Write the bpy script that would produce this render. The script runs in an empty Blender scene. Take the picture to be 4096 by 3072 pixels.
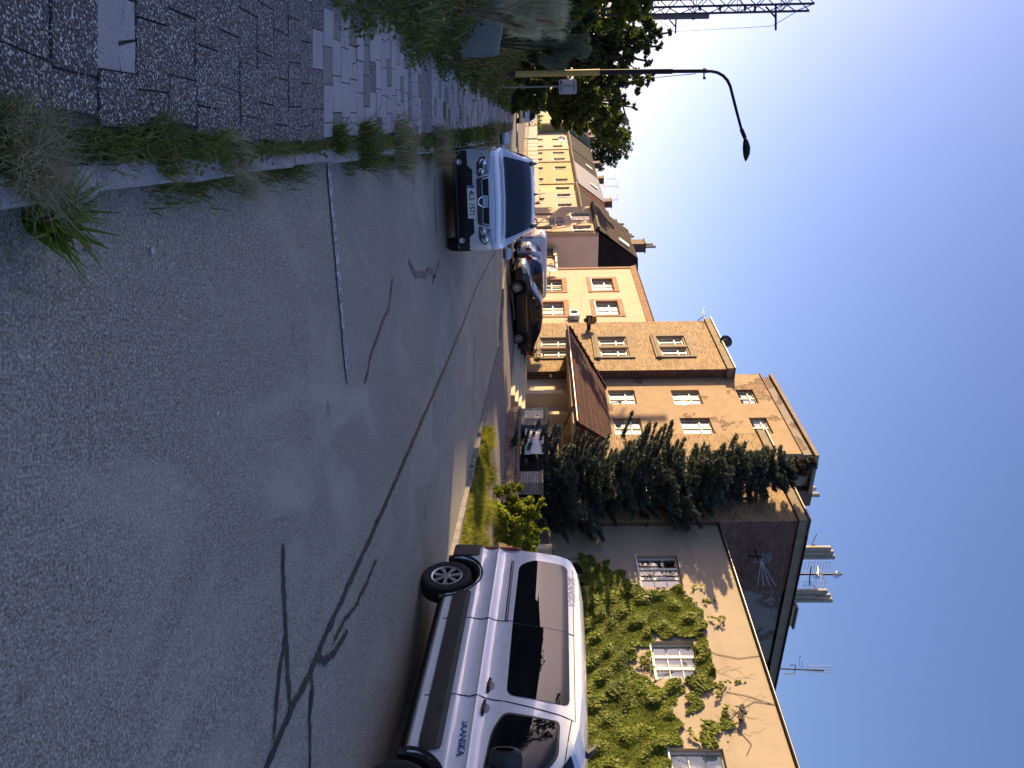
import bpy, bmesh, math, random
import numpy as np
from mathutils import Vector, Matrix
RN = random.Random(11); NR = np.random.default_rng(5)
SC = bpy.context.scene; COL = SC.collection
# ------------------------------------------------------------------ camera model (portrait photo lying on its side)
FPX = 3000.0; CAMZ = 1.6
ROLL = math.atan(.012); PITCH = math.atan(117/3000)
FW = Vector((0, math.cos(PITCH), -math.sin(PITCH))); U0 = Vector((0, math.sin(PITCH), math.cos(PITCH))); R0 = Vector((1, 0, 0))
UPV = math.cos(ROLL)*U0 + math.sin(ROLL)*R0; RTV = math.cos(ROLL)*R0 - math.sin(ROLL)*U0
def ray(X, Y): return FW + UPV*((X-2048)/FPX) + RTV*((Y-1536)/FPX)
def G(X, Y, z=0.0):                      # point of the photo on the level z
    r = ray(X, Y); t = (z-CAMZ)/r.z; return Vector((r.x*t, r.y*t, z))
def AT(X, Y, d):                         # point of the photo at the distance d
    r = ray(X, Y); t = d/r.y; return Vector((r.x*t, d, CAMZ+r.z*t))
# street frame: s along the house fronts (away), w behind them
T0 = Vector((-.6, 37.0)); AN = math.radians(29.2)
DV = Vector((-math.sin(AN), math.cos(AN))); MV = Vector((math.cos(AN), math.sin(AN)))
def W(s, w, z=0.0):
    p = T0 + DV*s + MV*w; return Vector((p.x, p.y, z))
def sw(x, y):
    q = Vector((x, y)) - T0; return q.dot(DV), q.dot(MV)
def SP(X, Y, w=0.0):                     # photo point on the upright plane w -> (s, z)
    r = ray(X, Y); q = T0 + MV*w; k = q.dot(MV)/(r.x*MV.x+r.y*MV.y)
    return sw(r.x*k, r.y*k)[0], CAMZ + r.z*k
def WP(X, Y, s):                         # photo point on the cross plane s -> (w, z)
    r = ray(X, Y); q = T0 + DV*s; k = q.dot(DV)/(r.x*DV.x+r.y*DV.y)
    return sw(r.x*k, r.y*k)[1], CAMZ + r.z*k
def smooth(t): t = max(0, min(1, t)); return t*t*(3-2*t)
def lerp(a, b, t): return a+(b-a)*t
def interp(x, pts):
    if x <= pts[0][0]: return pts[0][1]
    for (a, va), (b, vb) in zip(pts, pts[1:]):
        if x <= b: return va+(vb-va)*(x-a)/(b-a)
    return pts[-1][1]
WK = [(-60, -16), (-34, -12.0), (-22.3, -8.6), (-17, -7.4), (-12.8, -6.5), (-7.2, -5.0), (-4, -5.6), (120, -5.6)]
def wk(s): return interp(s, WK)
def Hroad(x, y):
    s, w = sw(x, y)
    return -.3*smooth((s-12)/40) - .09*smooth((x-1.2)/2.6)*smooth((11-y)/4.5)
def H(x, y):
    s, w = sw(x, y); k = wk(s); z = Hroad(x, y)
    if w > k: z += .07 + .27*smooth((w-k)/max(.5, (-1.6-k))*1.15)
    return z
KERB = [(-.3, 0.2), (-.36, 1.2), (-.51, 2.03), (-.67, 2.5), (-.9, 3.21), (-1.09, 3.76), (-1.61, 5.36), (-3.98, 12.68), (-8.6, 26.5), (-15.2, 45)]
SLR = [(-.55, 0.2), (-.66, 1.2), (-.83, 2.35), (-1.05, 3.04), (-1.42, 4.4), (-1.82, 5.5), (-3.3, 9.9), (-4.5, 13.3), (-15.5, 44.5)]
SLL = [(-2.3, .2), (-2.5, 4.0), (-2.95, 5.68), (-3.78, 8.16), (-6.16, 15.05), (-8.64, 22.35), (-16.58, 45.5)]
def px_of(pl, y): return interp(y, [(b, a) for a, b in pl])
# ------------------------------------------------------------------ objects
FRAME = Matrix.Translation((T0.x, T0.y, 0)) @ Matrix.Rotation(-(math.pi/2-AN), 4, 'Z')   # local x = -s, y = w
ORG = {}
def link(o): COL.objects.link(o); return o
def tag(o, label=None, cat=None, group=None, kind=None):
    if label: o['label'] = label
    if cat: o['category'] = cat
    if group: o['group'] = group
    if kind: o['kind'] = kind
    return o
def thing(name, label, cat, org=(0, 0, 0), frame=None, group=None, mat=None):
    o = bpy.data.objects.new(name, None); link(o); o.empty_display_size = .3
    if mat is not None: o.matrix_world = mat; ORG[o.name] = Vector((0, 0, 0))
    else:
        org = Vector(org); o.matrix_world = (frame if frame else Matrix()) @ Matrix.Translation(org); ORG[o.name] = org
    return tag(o, label, cat, group)
def sthing(name, label, cat, s, w, z=0.0, group=None): return thing(name, label, cat, (-s, w, z), FRAME, group)
def rootof(o):
    while o.parent: o = o.parent
    return o
class MB:
    def __init__(s): s.v = []; s.f = []; s.m = []; s.T = None; s.mi = 0
    def V(s, p):
        if s.T is not None: p = s.T @ Vector(p)
        s.v.append((p[0], p[1], p[2])); return len(s.v)-1
    def face(s, pts): s.f.append([s.V(p) for p in pts]); s.m.append(s.mi)
    def ids(s, ids): s.f.append(list(ids)); s.m.append(s.mi)
    def box(s, x0, x1, y0, y1, z0, z1):
        if x0 > x1: x0, x1 = x1, x0
        if y0 > y1: y0, y1 = y1, y0
        i = [s.V(p) for p in ((x0, y0, z0), (x1, y0, z0), (x1, y1, z0), (x0, y1, z0), (x0, y0, z1), (x1, y0, z1), (x1, y1, z1), (x0, y1, z1))]
        for q in ((0, 3, 2, 1), (4, 5, 6, 7), (0, 1, 5, 4), (1, 2, 6, 5), (2, 3, 7, 6), (3, 0, 4, 7)): s.ids([i[k] for k in q])
        return s
    def sbox(s, s0, s1, w0, w1, z0, z1): return s.box(-s0, -s1, w0, w1, z0, z1)
    def tube(s, pts, r, n=8, cap=True):
        pts = [Vector(p) for p in pts]; rs = r if isinstance(r, (list, tuple)) else [r]*len(pts); rings = []; a = None
        for i, p in enumerate(pts):
            d = (pts[min(i+1, len(pts)-1)]-pts[max(i-1, 0)]).normalized()
            if a is None: a = d.orthogonal().normalized()
            else:
                a = a - d*a.dot(d); a = a.normalized() if a.length > 1e-6 else d.orthogonal().normalized()
            b = d.cross(a)
            rings.append([s.V(p+(a*math.cos(t)+b*math.sin(t))*rs[i]) for t in [2*math.pi*k/n for k in range(n)]])
        for A, B in zip(rings, rings[1:]):
            for k in range(n): s.ids((A[k], A[(k+1) % n], B[(k+1) % n], B[k]))
        if cap: s.ids(rings[0][::-1]); s.ids(rings[-1])
        return s
    def lathe(s, prof, n=24, T=None):
        o = s.T
        if T is not None: s.T = (o @ T) if o is not None else T
        rings = [[s.V((r*math.cos(2*math.pi*k/n), r*math.sin(2*math.pi*k/n), z)) for k in range(n)] for r, z in prof]
        for A, B in zip(rings, rings[1:]):
            for k in range(n): s.ids((A[k], A[(k+1) % n], B[(k+1) % n], B[k]))
        s.T = o; return s
    def grid(s, rows):
        I = [[s.V(p) for p in r] for r in rows]
        for A, B in zip(I, I[1:]):
            for k in range(len(A)-1): s.ids((A[k], A[k+1], B[k+1], B[k]))
        return s
    def prism(s, poly, fn, d0, d1):
        a = [s.V(fn(u, v, d0)) for u, v in poly]; b = [s.V(fn(u, v, d1)) for u, v in poly]; n = len(poly)
        s.ids(a[::-1]); s.ids(b)
        for k in range(n): s.ids((a[k], a[(k+1) % n], b[(k+1) % n], b[k]))
        return s
    def build(s, name, mat, parent=None, smooth=False, bevel=0, kind=None, sharp=.7):
        off = ORG.get(rootof(parent).name, Vector((0, 0, 0))) if parent else Vector((0, 0, 0))
        return mk(name, np.array(s.v, float).reshape(-1, 3)-np.array(off), s.f, mat, parent, smooth, bevel, kind, s.m, sharp)
def mk(name, v, f, mat, parent=None, smooth=False, bevel=0, kind=None, mi=None, sharp=.7):
    me = bpy.data.meshes.new(name); v = np.asarray(v, float)
    if isinstance(f, np.ndarray):
        n, k = f.shape
        me.vertices.add(len(v)); me.vertices.foreach_set('co', v.ravel()); me.loops.add(n*k); me.loops.foreach_set('vertex_index', f.ravel().astype(np.int32))
        me.polygons.add(n); me.polygons.foreach_set('loop_start', np.arange(0, n*k, k, dtype=np.int32)); me.update(calc_edges=True)
    else:
        me.from_pydata([tuple(p) for p in v], [], f)
        uv = me.uv_layers.new(name='UVMap')
        for p in me.polygons:
            n = p.normal; ax = 0 if abs(n.x) > abs(n.y) and abs(n.x) > abs(n.z) else (1 if abs(n.y) > abs(n.z) else 2)
            for li in p.loop_indices:
                c = v[me.loops[li].vertex_index]
                uv.data[li].uv = (c[1], c[2]) if ax == 0 else ((c[0], c[2]) if ax == 1 else (c[0], c[1]))
    for m in (mat if isinstance(mat, (list, tuple)) else [mat]): me.materials.append(m)
    if mi is not None and len(me.materials) > 1: me.polygons.foreach_set('material_index', mi)
    if smooth:
        me.polygons.foreach_set('use_smooth', [True]*len(me.polygons)); me.set_sharp_from_angle(angle=sharp)
    o = link(bpy.data.objects.new(name, me))
    if parent: o.parent = parent
    if bevel:
        b = o.modifiers.new('bevel', 'BEVEL'); b.width = bevel; b.segments = 2; b.limit_method = 'ANGLE'
    if kind: o['kind'] = kind
    return o
def copy_tree(o, parent=None):
    c = o.copy(); link(c)
    if parent: c.parent = parent
    for ch in list(o.children): copy_tree(ch, c)
    return c
_dg = None
def text(name, s, size, mat, parent, M, bold=0.0, align='CENTER', sx=1.0, ext=.001):
    cu = bpy.data.curves.new('t', 'FONT'); cu.body = s; cu.size = size; cu.align_x = align; cu.align_y = 'CENTER'; cu.offset = bold; cu.extrude = ext; cu.resolution_u = 3
    t = bpy.data.objects.new('t', cu); COL.objects.link(t)
    dg = bpy.context.evaluated_depsgraph_get(); me = bpy.data.meshes.new_from_object(t.evaluated_get(dg)); bpy.data.objects.remove(t)
    me.name = name; me.transform(Matrix.Translation(-ORG.get(rootof(parent).name, Vector((0, 0, 0)))) @ M @ Matrix.Diagonal((sx, 1, 1, 1))); me.materials.clear(); me.materials.append(mat)
    o = link(bpy.data.objects.new(name, me)); o.parent = parent; return o
# ------------------------------------------------------------------ materials
class NT:
    def __init__(s, name):
        s.m = bpy.data.materials.new(name); s.m.use_nodes = True; s.t = s.m.node_tree; s.p = s.t.nodes['Principled BSDF']; s.o = s.t.nodes['Material Output']; s._c = None
    def n(s, t, **k):
        x = s.t.nodes.new(t)
        for a, b in k.items():
            if a.startswith('i_'): x.inputs[a[2:].replace('_', ' ')].default_value = b
            elif a[0] == 'n' and a[1:].isdigit(): x.inputs[int(a[1:])].default_value = b
            else: setattr(x, a, b)
        return x
    def l(s, a, b): s.t.links.new(a, b)
    def co(s, kind='Object'):
        if s._c is None: s._c = s.n('ShaderNodeTexCoord')
        return s._c.outputs[kind]
    def noise(s, scale, detail=4, rough=.55, vec=None, kind='Object', dist=0):
        x = s.n('ShaderNodeTexNoise', i_Scale=scale, i_Detail=detail, i_Roughness=rough, i_Distortion=dist); s.l(vec or s.co(kind), x.inputs['Vector']); return x.outputs['Fac']
    def vor(s, scale, feature='F1', vec=None, out='Distance'):
        x = s.n('ShaderNodeTexVoronoi', feature=feature, i_Scale=scale); s.l(vec or s.co(), x.inputs['Vector']); return x.outputs[out]
    def ramp(s, fac, stops):
        x = s.n('ShaderNodeValToRGB'); e = x.color_ramp.elements
        while len(e) < len(stops): e.new(.5)
        for el, (p, c) in zip(e, stops): el.position = p; el.color = (*c, 1) if isinstance(c, tuple) else (c, c, c, 1)
        s.l(fac, x.inputs[0]); return x.outputs[0]
    def mix(s, fac, a, b, mode='MIX'):
        x = s.n('ShaderNodeMix', data_type='RGBA', blend_type=mode)
        for v, i in ((fac, 0), (a, 6), (b, 7)):
            if hasattr(v, 'links'): s.l(v, x.inputs[i])
            else: x.inputs[i].default_value = v if i == 0 else ((*v, 1) if len(v) == 3 else v)
        return x.outputs[2]
    def math(s, op, a, b=0.0):
        x = s.n('ShaderNodeMath', operation=op)
        for v, i in ((a, 0), (b, 1)):
            if hasattr(v, 'links'): s.l(v, x.inputs[i])
            else: x.inputs[i].default_value = v
        return x.outputs[0]
    def rnd(s): return s.n('ShaderNodeNewGeometry').outputs['Random Per Island']
    def map(s, kind='UV', scale=(1, 1, 1), rot=(0, 0, 0)):
        x = s.n('ShaderNodeMapping'); x.inputs['Scale'].default_value = scale; x.inputs['Rotation'].default_value = rot; s.l(s.co(kind), x.inputs[0]); return x.outputs[0]
    def bump(s, h, st=.3, d=.02):
        x = s.n('ShaderNodeBump', i_Strength=st, i_Distance=d); s.l(h, x.inputs['Height']); s.l(x.outputs[0], s.p.inputs['Normal'])
    def set(s, **k):
        for a, b in k.items():
            i = s.p.inputs[a.replace('_', ' ')]
            if hasattr(b, 'links'): s.l(b, i)
            else: i.default_value = (*b, 1) if isinstance(b, tuple) and len(b) == 3 else b
        return s
def mul(c, k): return tuple(min(1, x*k) for x in c)
def PM(name, c, rough=.8, var=.2, scale=4.0, bump=0, bs=60, metal=0, coat=0, fine=0, spec=None):
    t = NT(name)
    n1 = t.noise(scale, 5); col = t.ramp(n1, [(.3, mul(c, 1-var)), (.7, mul(c, 1+var))])
    if fine:
        col = t.mix(fine, col, t.ramp(t.noise(bs*1.7, 2), [(.35, mul(c, .5)), (.65, mul(c, 1.5))]))
    t.set(Base_Color=col, Roughness=rough, Metallic=metal, Coat_Weight=coat)
    if spec is not None: t.set(Specular_IOR_Level=spec)
    if bump: t.bump(t.noise(bs, 3), bump, .01)
    return t.m
def brick(name, cols, mortar, bw=.25, bh=.075, ms=.012, patch=None, dirt=.3):
    t = NT(name); vec = t.map('UV')
    b = t.n('ShaderNodeTexBrick', i_Scale=1.0, i_Mortar_Size=ms, i_Mortar_Smooth=.3, i_Bias=0.0, i_Brick_Width=bw, i_Row_Height=bh); t.l(vec, b.inputs['Vector'])
    b.inputs['Color1'].default_value = (0, 0, 0, 1); b.inputs['Color2'].default_value = (1, 1, 1, 1); b.inputs['Mortar'].default_value = (.5, .5, .5, 1)
    c = t.ramp(b.outputs['Color'], [(i/(len(cols)-1), k) for i, k in enumerate(cols)])
    c = t.mix(dirt, c, t.ramp(t.noise(2.2, 6), [(.35, mul(cols[0], .5)), (.7, mul(cols[-1], 1.15))]))
    c = t.mix(b.outputs['Fac'], c, mortar)
    h = t.math('SUBTRACT', 1.0, b.outputs['Fac'])
    if patch:
        thr, pc, sc = patch
        mk_ = t.ramp(t.noise(sc, 7, .62, dist=.4), [(thr-.012, 0.0), (thr+.012, 1.0)])
        pcol = t.mix(.5, t.ramp(t.noise(1.7, 6), [(.3, mul(pc, .72)), (.7, mul(pc, 1.15))]), t.ramp(t.noise(30, 4), [(.3, mul(pc, .8)), (.7, mul(pc, 1.15))]))
        edge = t.ramp(t.noise(sc, 7, .62, dist=.4), [(thr-.05, 0.0), (thr-.012, 1.0), (thr+.01, 0.0)])
        c = t.mix(mk_, c, pcol); c = t.mix(t.math('MULTIPLY', edge, .5), c, (.05, .04, .03))
        h = t.math('ADD', t.math('MULTIPLY', h, t.math('SUBTRACT', 1.0, mk_)), t.math('MULTIPLY', mk_, 2.0))
    t.set(Base_Color=c, Roughness=.9); t.bump(t.math('ADD', h, t.math('MULTIPLY', t.noise(90, 3), .4)), .8, .015); return t.m
def plaster(name, c, stain=.25, sandy=.5, streak=True):
    t = NT(name)
    a = t.ramp(t.noise(.55, 6, .6), [(.3, mul(c, 1-stain)), (.65, mul(c, 1.06))])
    b = t.ramp(t.noise(55, 4, .7), [(.3, mul(c, .72)), (.7, mul(c, 1.2))])
    k = t.mix(.35*sandy+.1, a, b)
    if streak:
        sv = t.map('Object', (3.5, 3.5, .22)); k = t.mix(t.math('MULTIPLY', t.ramp(t.noise(1, 5, .6, sv), [(.52, 0.0), (.75, 1.0)]), stain), k, mul(c, .45))
    t.set(Base_Color=k, Roughness=.93); t.bump(t.noise(120, 4, .7), .35*sandy+.1, .01); return t.m
def leafmat(name, c1, c2, trans=.35, c3=None, rough=.55):
    t = NT(name); st = [(0, c1), (1, c2)] if c3 is None else [(0, c1), (.85, c2), (1, c3)]
    c = t.ramp(t.rnd(), st); c = t.mix(.35, c, t.ramp(t.noise(.9, 3), [(.35, mul(c1, .6)), (.65, mul(c2, 1.25))]))
    t.set(Base_Color=c, Roughness=rough, Specular_IOR_Level=.3)
    if trans:
        tr = t.n('ShaderNodeBsdfTranslucent'); t.l(t.mix(1.0, c, (1.15, 1.25, .5), 'MULTIPLY'), tr.inputs[0]); ms = t.n('ShaderNodeMixShader', n0=trans)
        t.l(t.p.outputs[0], ms.inputs[1]); t.l(tr.outputs[0], ms.inputs[2]); t.l(ms.outputs[0], t.o.inputs[0])
    return t.m
def glassmat(name, tint=(.9, .95, .95), refl=.06, dark=None):
    t = NT(name)
    g = t.n('ShaderNodeBsdfGlossy', i_Roughness=.015); g.inputs[0].default_value = (.95, .97, 1, 1)
    lw = t.n('ShaderNodeLayerWeight', i_Blend=.5); f = t.math('ADD', t.math('MULTIPLY', t.math('POWER', lw.outputs['Facing'], 5.0), .9), .045+refl)
    if dark is None:
        b = t.n('ShaderNodeBsdfTransparent'); b.inputs[0].default_value = (*tint, 1)
    else:
        b = t.n('ShaderNodeBsdfDiffuse'); b.inputs[0].default_value = (*dark, 1)
    ms = t.n('ShaderNodeMixShader'); t.l(f, ms.inputs[0]); t.l(b.outputs[0], ms.inputs[1]); t.l(g.outputs[0], ms.inputs[2]); t.l(ms.outputs[0], t.o.inputs[0]); return t.m
def paintmat(name, c, metal=.0, rough=.28, dirt=.15):
    t = NT(name); k = t.mix(t.math('MULTIPLY', t.ramp(t.noise(2.3, 6, .65), [(.45, 0.0), (.8, 1.0)]), dirt), c, mul(c, .55))
    t.set(Base_Color=k, Roughness=t.ramp(t.noise(5, 4), [(.3, rough*.8), (.7, rough*1.3)]), Metallic=metal, Coat_Weight=.8, Coat_Roughness=.06); return t.m
def asphalt():
    t = NT('asphalt'); base = t.ramp(t.noise(.4, 6, .62), [(.3, (.175, .168, .152)), (.7, (.255, .244, .220))])
    sp = t.ramp(t.noise(85, 3, .8), [(.41, (.035, .033, .031)), (.5, (.19, .182, .165)), (.60, (.62, .60, .55))])
    sp2 = t.ramp(t.noise(24, 4, .7), [(.40, (.10, .096, .088)), (.5, (.215, .207, .187)), (.62, (.38, .365, .33))])
    c = t.mix(.62, base, sp); c = t.mix(.28, c, sp2)
    st = t.map('Object', (1.0, .5, 1), (0, 0, .5)); pale = t.math('MULTIPLY', t.ramp(t.noise(1.3, 5, .55, st, dist=.9), [(.46, 0.0), (.64, 1.0)]), t.ramp(t.noise(.28, 2, .5), [(.38, 0.0), (.55, 1.0)]))
    c = t.mix(t.math('MULTIPLY', pale, .42), c, (.42, .405, .37))
    tr = t.map('Object', (1.5, .06, 1), (0, 0, .3)); c = t.mix(t.math('MULTIPLY', t.ramp(t.noise(.8, 3, .5, tr), [(.5, 0.0), (.75, 1.0)]), .35), c, (.29, .275, .245))
    c = t.mix(t.ramp(t.noise(1.4, 3, .5), [(.675, 0.0), (.72, .6)]), c, (.07, .066, .06))
    v = t.n('ShaderNodeTexVoronoi', i_Scale=48.0); t.l(t.co(), v.inputs['Vector'])
    sc = t.n('ShaderNodeSeparateColor'); t.l(v.outputs['Color'], sc.inputs[0])
    chip = t.math('MULTIPLY', t.math('GREATER_THAN', sc.outputs[0], .95), t.math('LESS_THAN', v.outputs['Distance'], .32)); c = t.mix(t.math('MULTIPLY', chip, .75), c, t.ramp(sc.outputs[1], [(.3, (.03, .03, .03)), (.5, (.5, .48, .45))]))
    c = t.mix(1.0, c, (1.34, 1.26, 1.07), 'MULTIPLY'); t.set(Base_Color=c, Roughness=t.ramp(t.noise(40, 2), [(.3, .62), (.7, .9)]), Specular_IOR_Level=.35); t.bump(t.noise(60, 3, .85), 1.0, .014); return t.m
def slabmat(name, lo, hi, peb=0.0, seed=0):
    t = NT(name); c = t.ramp(t.rnd(), [(0, lo), (1, hi)])
    c = t.mix(.35, c, t.ramp(t.noise(6, 6, .65), [(.35, mul(lo, .55)), (.65, mul(hi, 1.1))]))
    if peb:
        v = t.n('ShaderNodeTexVoronoi', i_Scale=110.0); t.l(t.co(), v.inputs['Vector']); sc = t.n('ShaderNodeSeparateColor'); t.l(v.outputs['Color'], sc.inputs[0])
        st = t.ramp(sc.outputs[0], [(0, (.06, .054, .05)), (.45, (.20, .18, .16)), (.75, (.42, .39, .35)), (1, (.85, .80, .74))])
        m = t.math('LESS_THAN', v.outputs['Distance'], .5); c = t.mix(m, mul(lo, .35), st); t.bump(t.math('SUBTRACT', 1.0, v.outputs['Distance']), .8, .012)
    else: c = t.mix(.45, c, t.ramp(t.noise(120, 3, .8), [(.35, mul(lo, .5)), (.65, mul(hi, 1.2))])); t.bump(t.noise(110, 4, .7), .7, .008)
    t.set(Base_Color=c, Roughness=.85); return t.m
m_asph = asphalt()
m_slab_p = slabmat('exposed_aggregate', (.21, .19, .165), (.29, .27, .235), 1)
m_slab_l = slabmat('smooth_concrete', (.32, .305, .285), (.50, .47, .44))
m_slab_q = slabmat('pale_aggregate', (.20, .19, .17), (.27, .26, .23), 1)
m_slab_m = slabmat('worn_concrete', (.17, .16, .145), (.28, .26, .235))
m_kerb = PM('kerb_concrete', (.36, .33, .30), .9, .45, 7, 1.0, 70, fine=.55)
m_kerb2 = PM('shaded_kerbstone', (.19, .175, .16), .9, .4, 6, .8, 60, fine=.4)  # darker copy of the kerb concrete, standing in for shade on it
m_dirt = PM('soil', (.06, .05, .04), .95, .4, 3, .6, 30, fine=.4)
m_path = PM('dusty_asphalt', (.19, .16, .14), .9, .25, 1.2, .4, 90, fine=.4)
m_seal = PM('bitumen', (.010, .010, .011), .55, .3, 8, .3, 80)
_t = NT('worn_white_paint'); _w = _t.ramp(_t.noise(30, 6, .8), [(.495, 0.0), (.55, 1.0)])
_t.set(Base_Color=_t.mix(_w, (.16, .155, .145), (.58, .57, .56)), Roughness=.8); m_line = _t.m
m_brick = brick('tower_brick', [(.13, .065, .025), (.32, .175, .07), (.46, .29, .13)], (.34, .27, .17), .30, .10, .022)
m_dbrick = brick('shaded_brick', [(.085, .032, .022), (.16, .065, .04), (.22, .10, .06)], (.17, .135, .11), .25, .1, .012)  # darker copy of the tower brick for its sunless sides, shade in the colour
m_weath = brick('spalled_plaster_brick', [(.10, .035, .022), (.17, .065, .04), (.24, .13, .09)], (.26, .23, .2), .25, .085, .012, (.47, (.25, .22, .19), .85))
m_recess = brick('cracked_tan_plaster', [(.20, .10, .05), (.33, .19, .10), (.38, .25, .15)], (.22, .15, .09), .25, .085, .014, (.40, (.36, .25, .145), .42), .2)
m_wallbrick = brick('garden_brick', [(.14, .09, .065), (.25, .17, .12), (.32, .24, .18)], (.12, .1, .085), .22, .08, .012)
m_whbrick = brick('white_brick', [(.28, .26, .22), (.38, .34, .29), (.44, .40, .34)], (.10, .09, .08), .26, .085, .012, dirt=.15)  # pale brick darkened to stand in for partial shade on the piers
m_gbrick = brick('surround_brick', [(.26, .10, .05), (.36, .16, .08), (.44, .23, .12)], (.40, .29, .2), .13, .075, .012)
m_ivywall = plaster('sandy_plaster', (.40, .325, .235), .22, 1.0)
m_tan = plaster('peach_plaster', (.60, .44, .315), .14, .4, True)
m_cream = plaster('cream_plaster', (.62, .52, .37), .12, .3)
m_stone = PM('cement_render', (.24, .19, .13), .9, .25, 2.5, .4, 90, fine=.3)
m_beige = plaster('beige_plaster', (0.5, 0.37, 0.25), .12, .3)
m_pink = plaster('pink_plaster', (0.5, 0.38, 0.29), .12, .3)
m_texcr = plaster('roughcast_cream', (0.52, 0.43, 0.26), .25, 1.0)
m_yel = plaster('ochre_plaster', (0.42, 0.33, 0.15), .12, .3)
m_orange = plaster('apricot_plaster', (0.48, 0.35, 0.2), .12, .3)
m_pale = plaster('pale_pink_plaster', (0.52, 0.41, 0.31), .12, .3)
m_green = plaster('pale_green_plaster', (0.38, 0.36, 0.2), .12, .3)
m_white = plaster('white_plaster', (0.52, 0.5, 0.46), .1, .3)
m_bright = plaster('yellow_plaster', (.62, .5, .2), .1, .3)
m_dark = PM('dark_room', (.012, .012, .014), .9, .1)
m_frame = PM('white_window_frame', (.72, .70, .64), .5, .06, 3)
m_oldframe = PM('old_cream_frame', (.58, .52, .40), .6, .2, 5)
m_brownframe = PM('brown_frame', (.10, .07, .05), .5, .2, 5)
m_glass = glassmat('window_glass')
m_curt = PM('net_curtain', (.72, .66, .52), .9, .12, 6)
m_curt2 = PM('grey_blind', (.55, .54, .5), .9, .1, 6)
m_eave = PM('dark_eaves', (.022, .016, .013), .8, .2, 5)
m_black = PM('black_metal', (.008, .008, .009), .75, .2, 6)
m_steel = PM('galvanised_steel', (.33, .34, .36), .45, .15, 8, metal=.6)
m_rail = PM('mast_steel', (.016, .017, .02), .6, .25, 6)
m_yellow = PM('yellow_paint', (.50, .36, .09), .6, .25, 5, fine=.2)
m_rust = PM('dark_red_paint', (.07, .03, .035), .7, .3, 8)
m_white_p = PM('white_paint', (.74, .74, .74), .45, .08, 3)
m_red = PM('red_paint', (.42, .025, .03), .45, .1, 4)
m_blue = PM('blue_letter', (.025, .06, .27), .5, .1, 4)
m_letter = PM('black_letter', (.015, .015, .018), .5, .1, 4)
m_pipe = PM('cement_pipe', (.42, .36, .27), .85, .2, 4)
m_bark = PM('bark', (.06, .045, .035), .95, .3, 8, .8, 25)
_t = NT('red_brown_tiles'); _v = _t.map('UV'); _b = _t.n('ShaderNodeTexBrick', i_Scale=1.0, i_Mortar_Size=.025, i_Brick_Width=.24, i_Row_Height=.3); _t.l(_v, _b.inputs['Vector'])
_b.inputs['Color1'].default_value = (.05, .018, .014, 1); _b.inputs['Color2'].default_value = (.10, .034, .024, 1); _b.inputs['Mortar'].default_value = (.012, .006, .006, 1)
_t.set(Base_Color=_b.outputs['Color'], Roughness=.8, Specular_IOR_Level=.2); _t.bump(_t.math('SUBTRACT', 1.0, _b.outputs['Fac']), .35, .012); m_tile = _t.m
def roofmat(name, c, seam=0):
    t = NT(name); k = t.ramp(t.noise(1.2, 6, .6), [(.3, mul(c, .7)), (.7, mul(c, 1.25))])
    b = t.n('ShaderNodeTexBrick', i_Scale=1.0, i_Mortar_Size=.02, i_Brick_Width=.3, i_Row_Height=.28); t.l(t.map('UV'), b.inputs['Vector'])
    k = t.mix(t.math('MULTIPLY', b.outputs['Fac'], .55), k, mul(c, .35)); t.set(Base_Color=k, Roughness=.9, Specular_IOR_Level=.08); t.bump(t.math('SUBTRACT', 1.0, b.outputs['Fac']), .5, .02); return t.m
m_slate = roofmat('dark_slate', (.022, .02, .024))
m_rchim = PM('chimney_brick', (.16, .10, .075), .9, .3, 6, .4, 40, fine=.3)
# ------------------------------------------------------------------ the setting
mb = MB(); N = 40
for i in range(N):
    for j in range(N):
        a, b = -400+20*i, -400+20*i+20; c, d = -400+20*j, -400+20*j+20
        mb.face([(a, c, -.75), (b, c, -.75), (b, d, -.75), (a, d, -.75)])
mb.build('ground', m_dirt, kind='structure')
def axis(pts):                       # uneven grid steps
    o = []
    for a, b, n in pts: o += [a+(b-a)*k/n for k in range(n)]
    return o+[pts[-1][1]]
xs = axis([(-75, -20, 11), (-20, 8, 56), (8, 16, 4)]); ys = axis([(-6, 24, 60), (24, 60, 36), (60, 125, 13)])
mb = MB(); mb.grid([[(x, y, Hroad(x, y)) for x in xs] for y in ys]); mb.build('road', m_asph, kind='structure', smooth=True)
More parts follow.
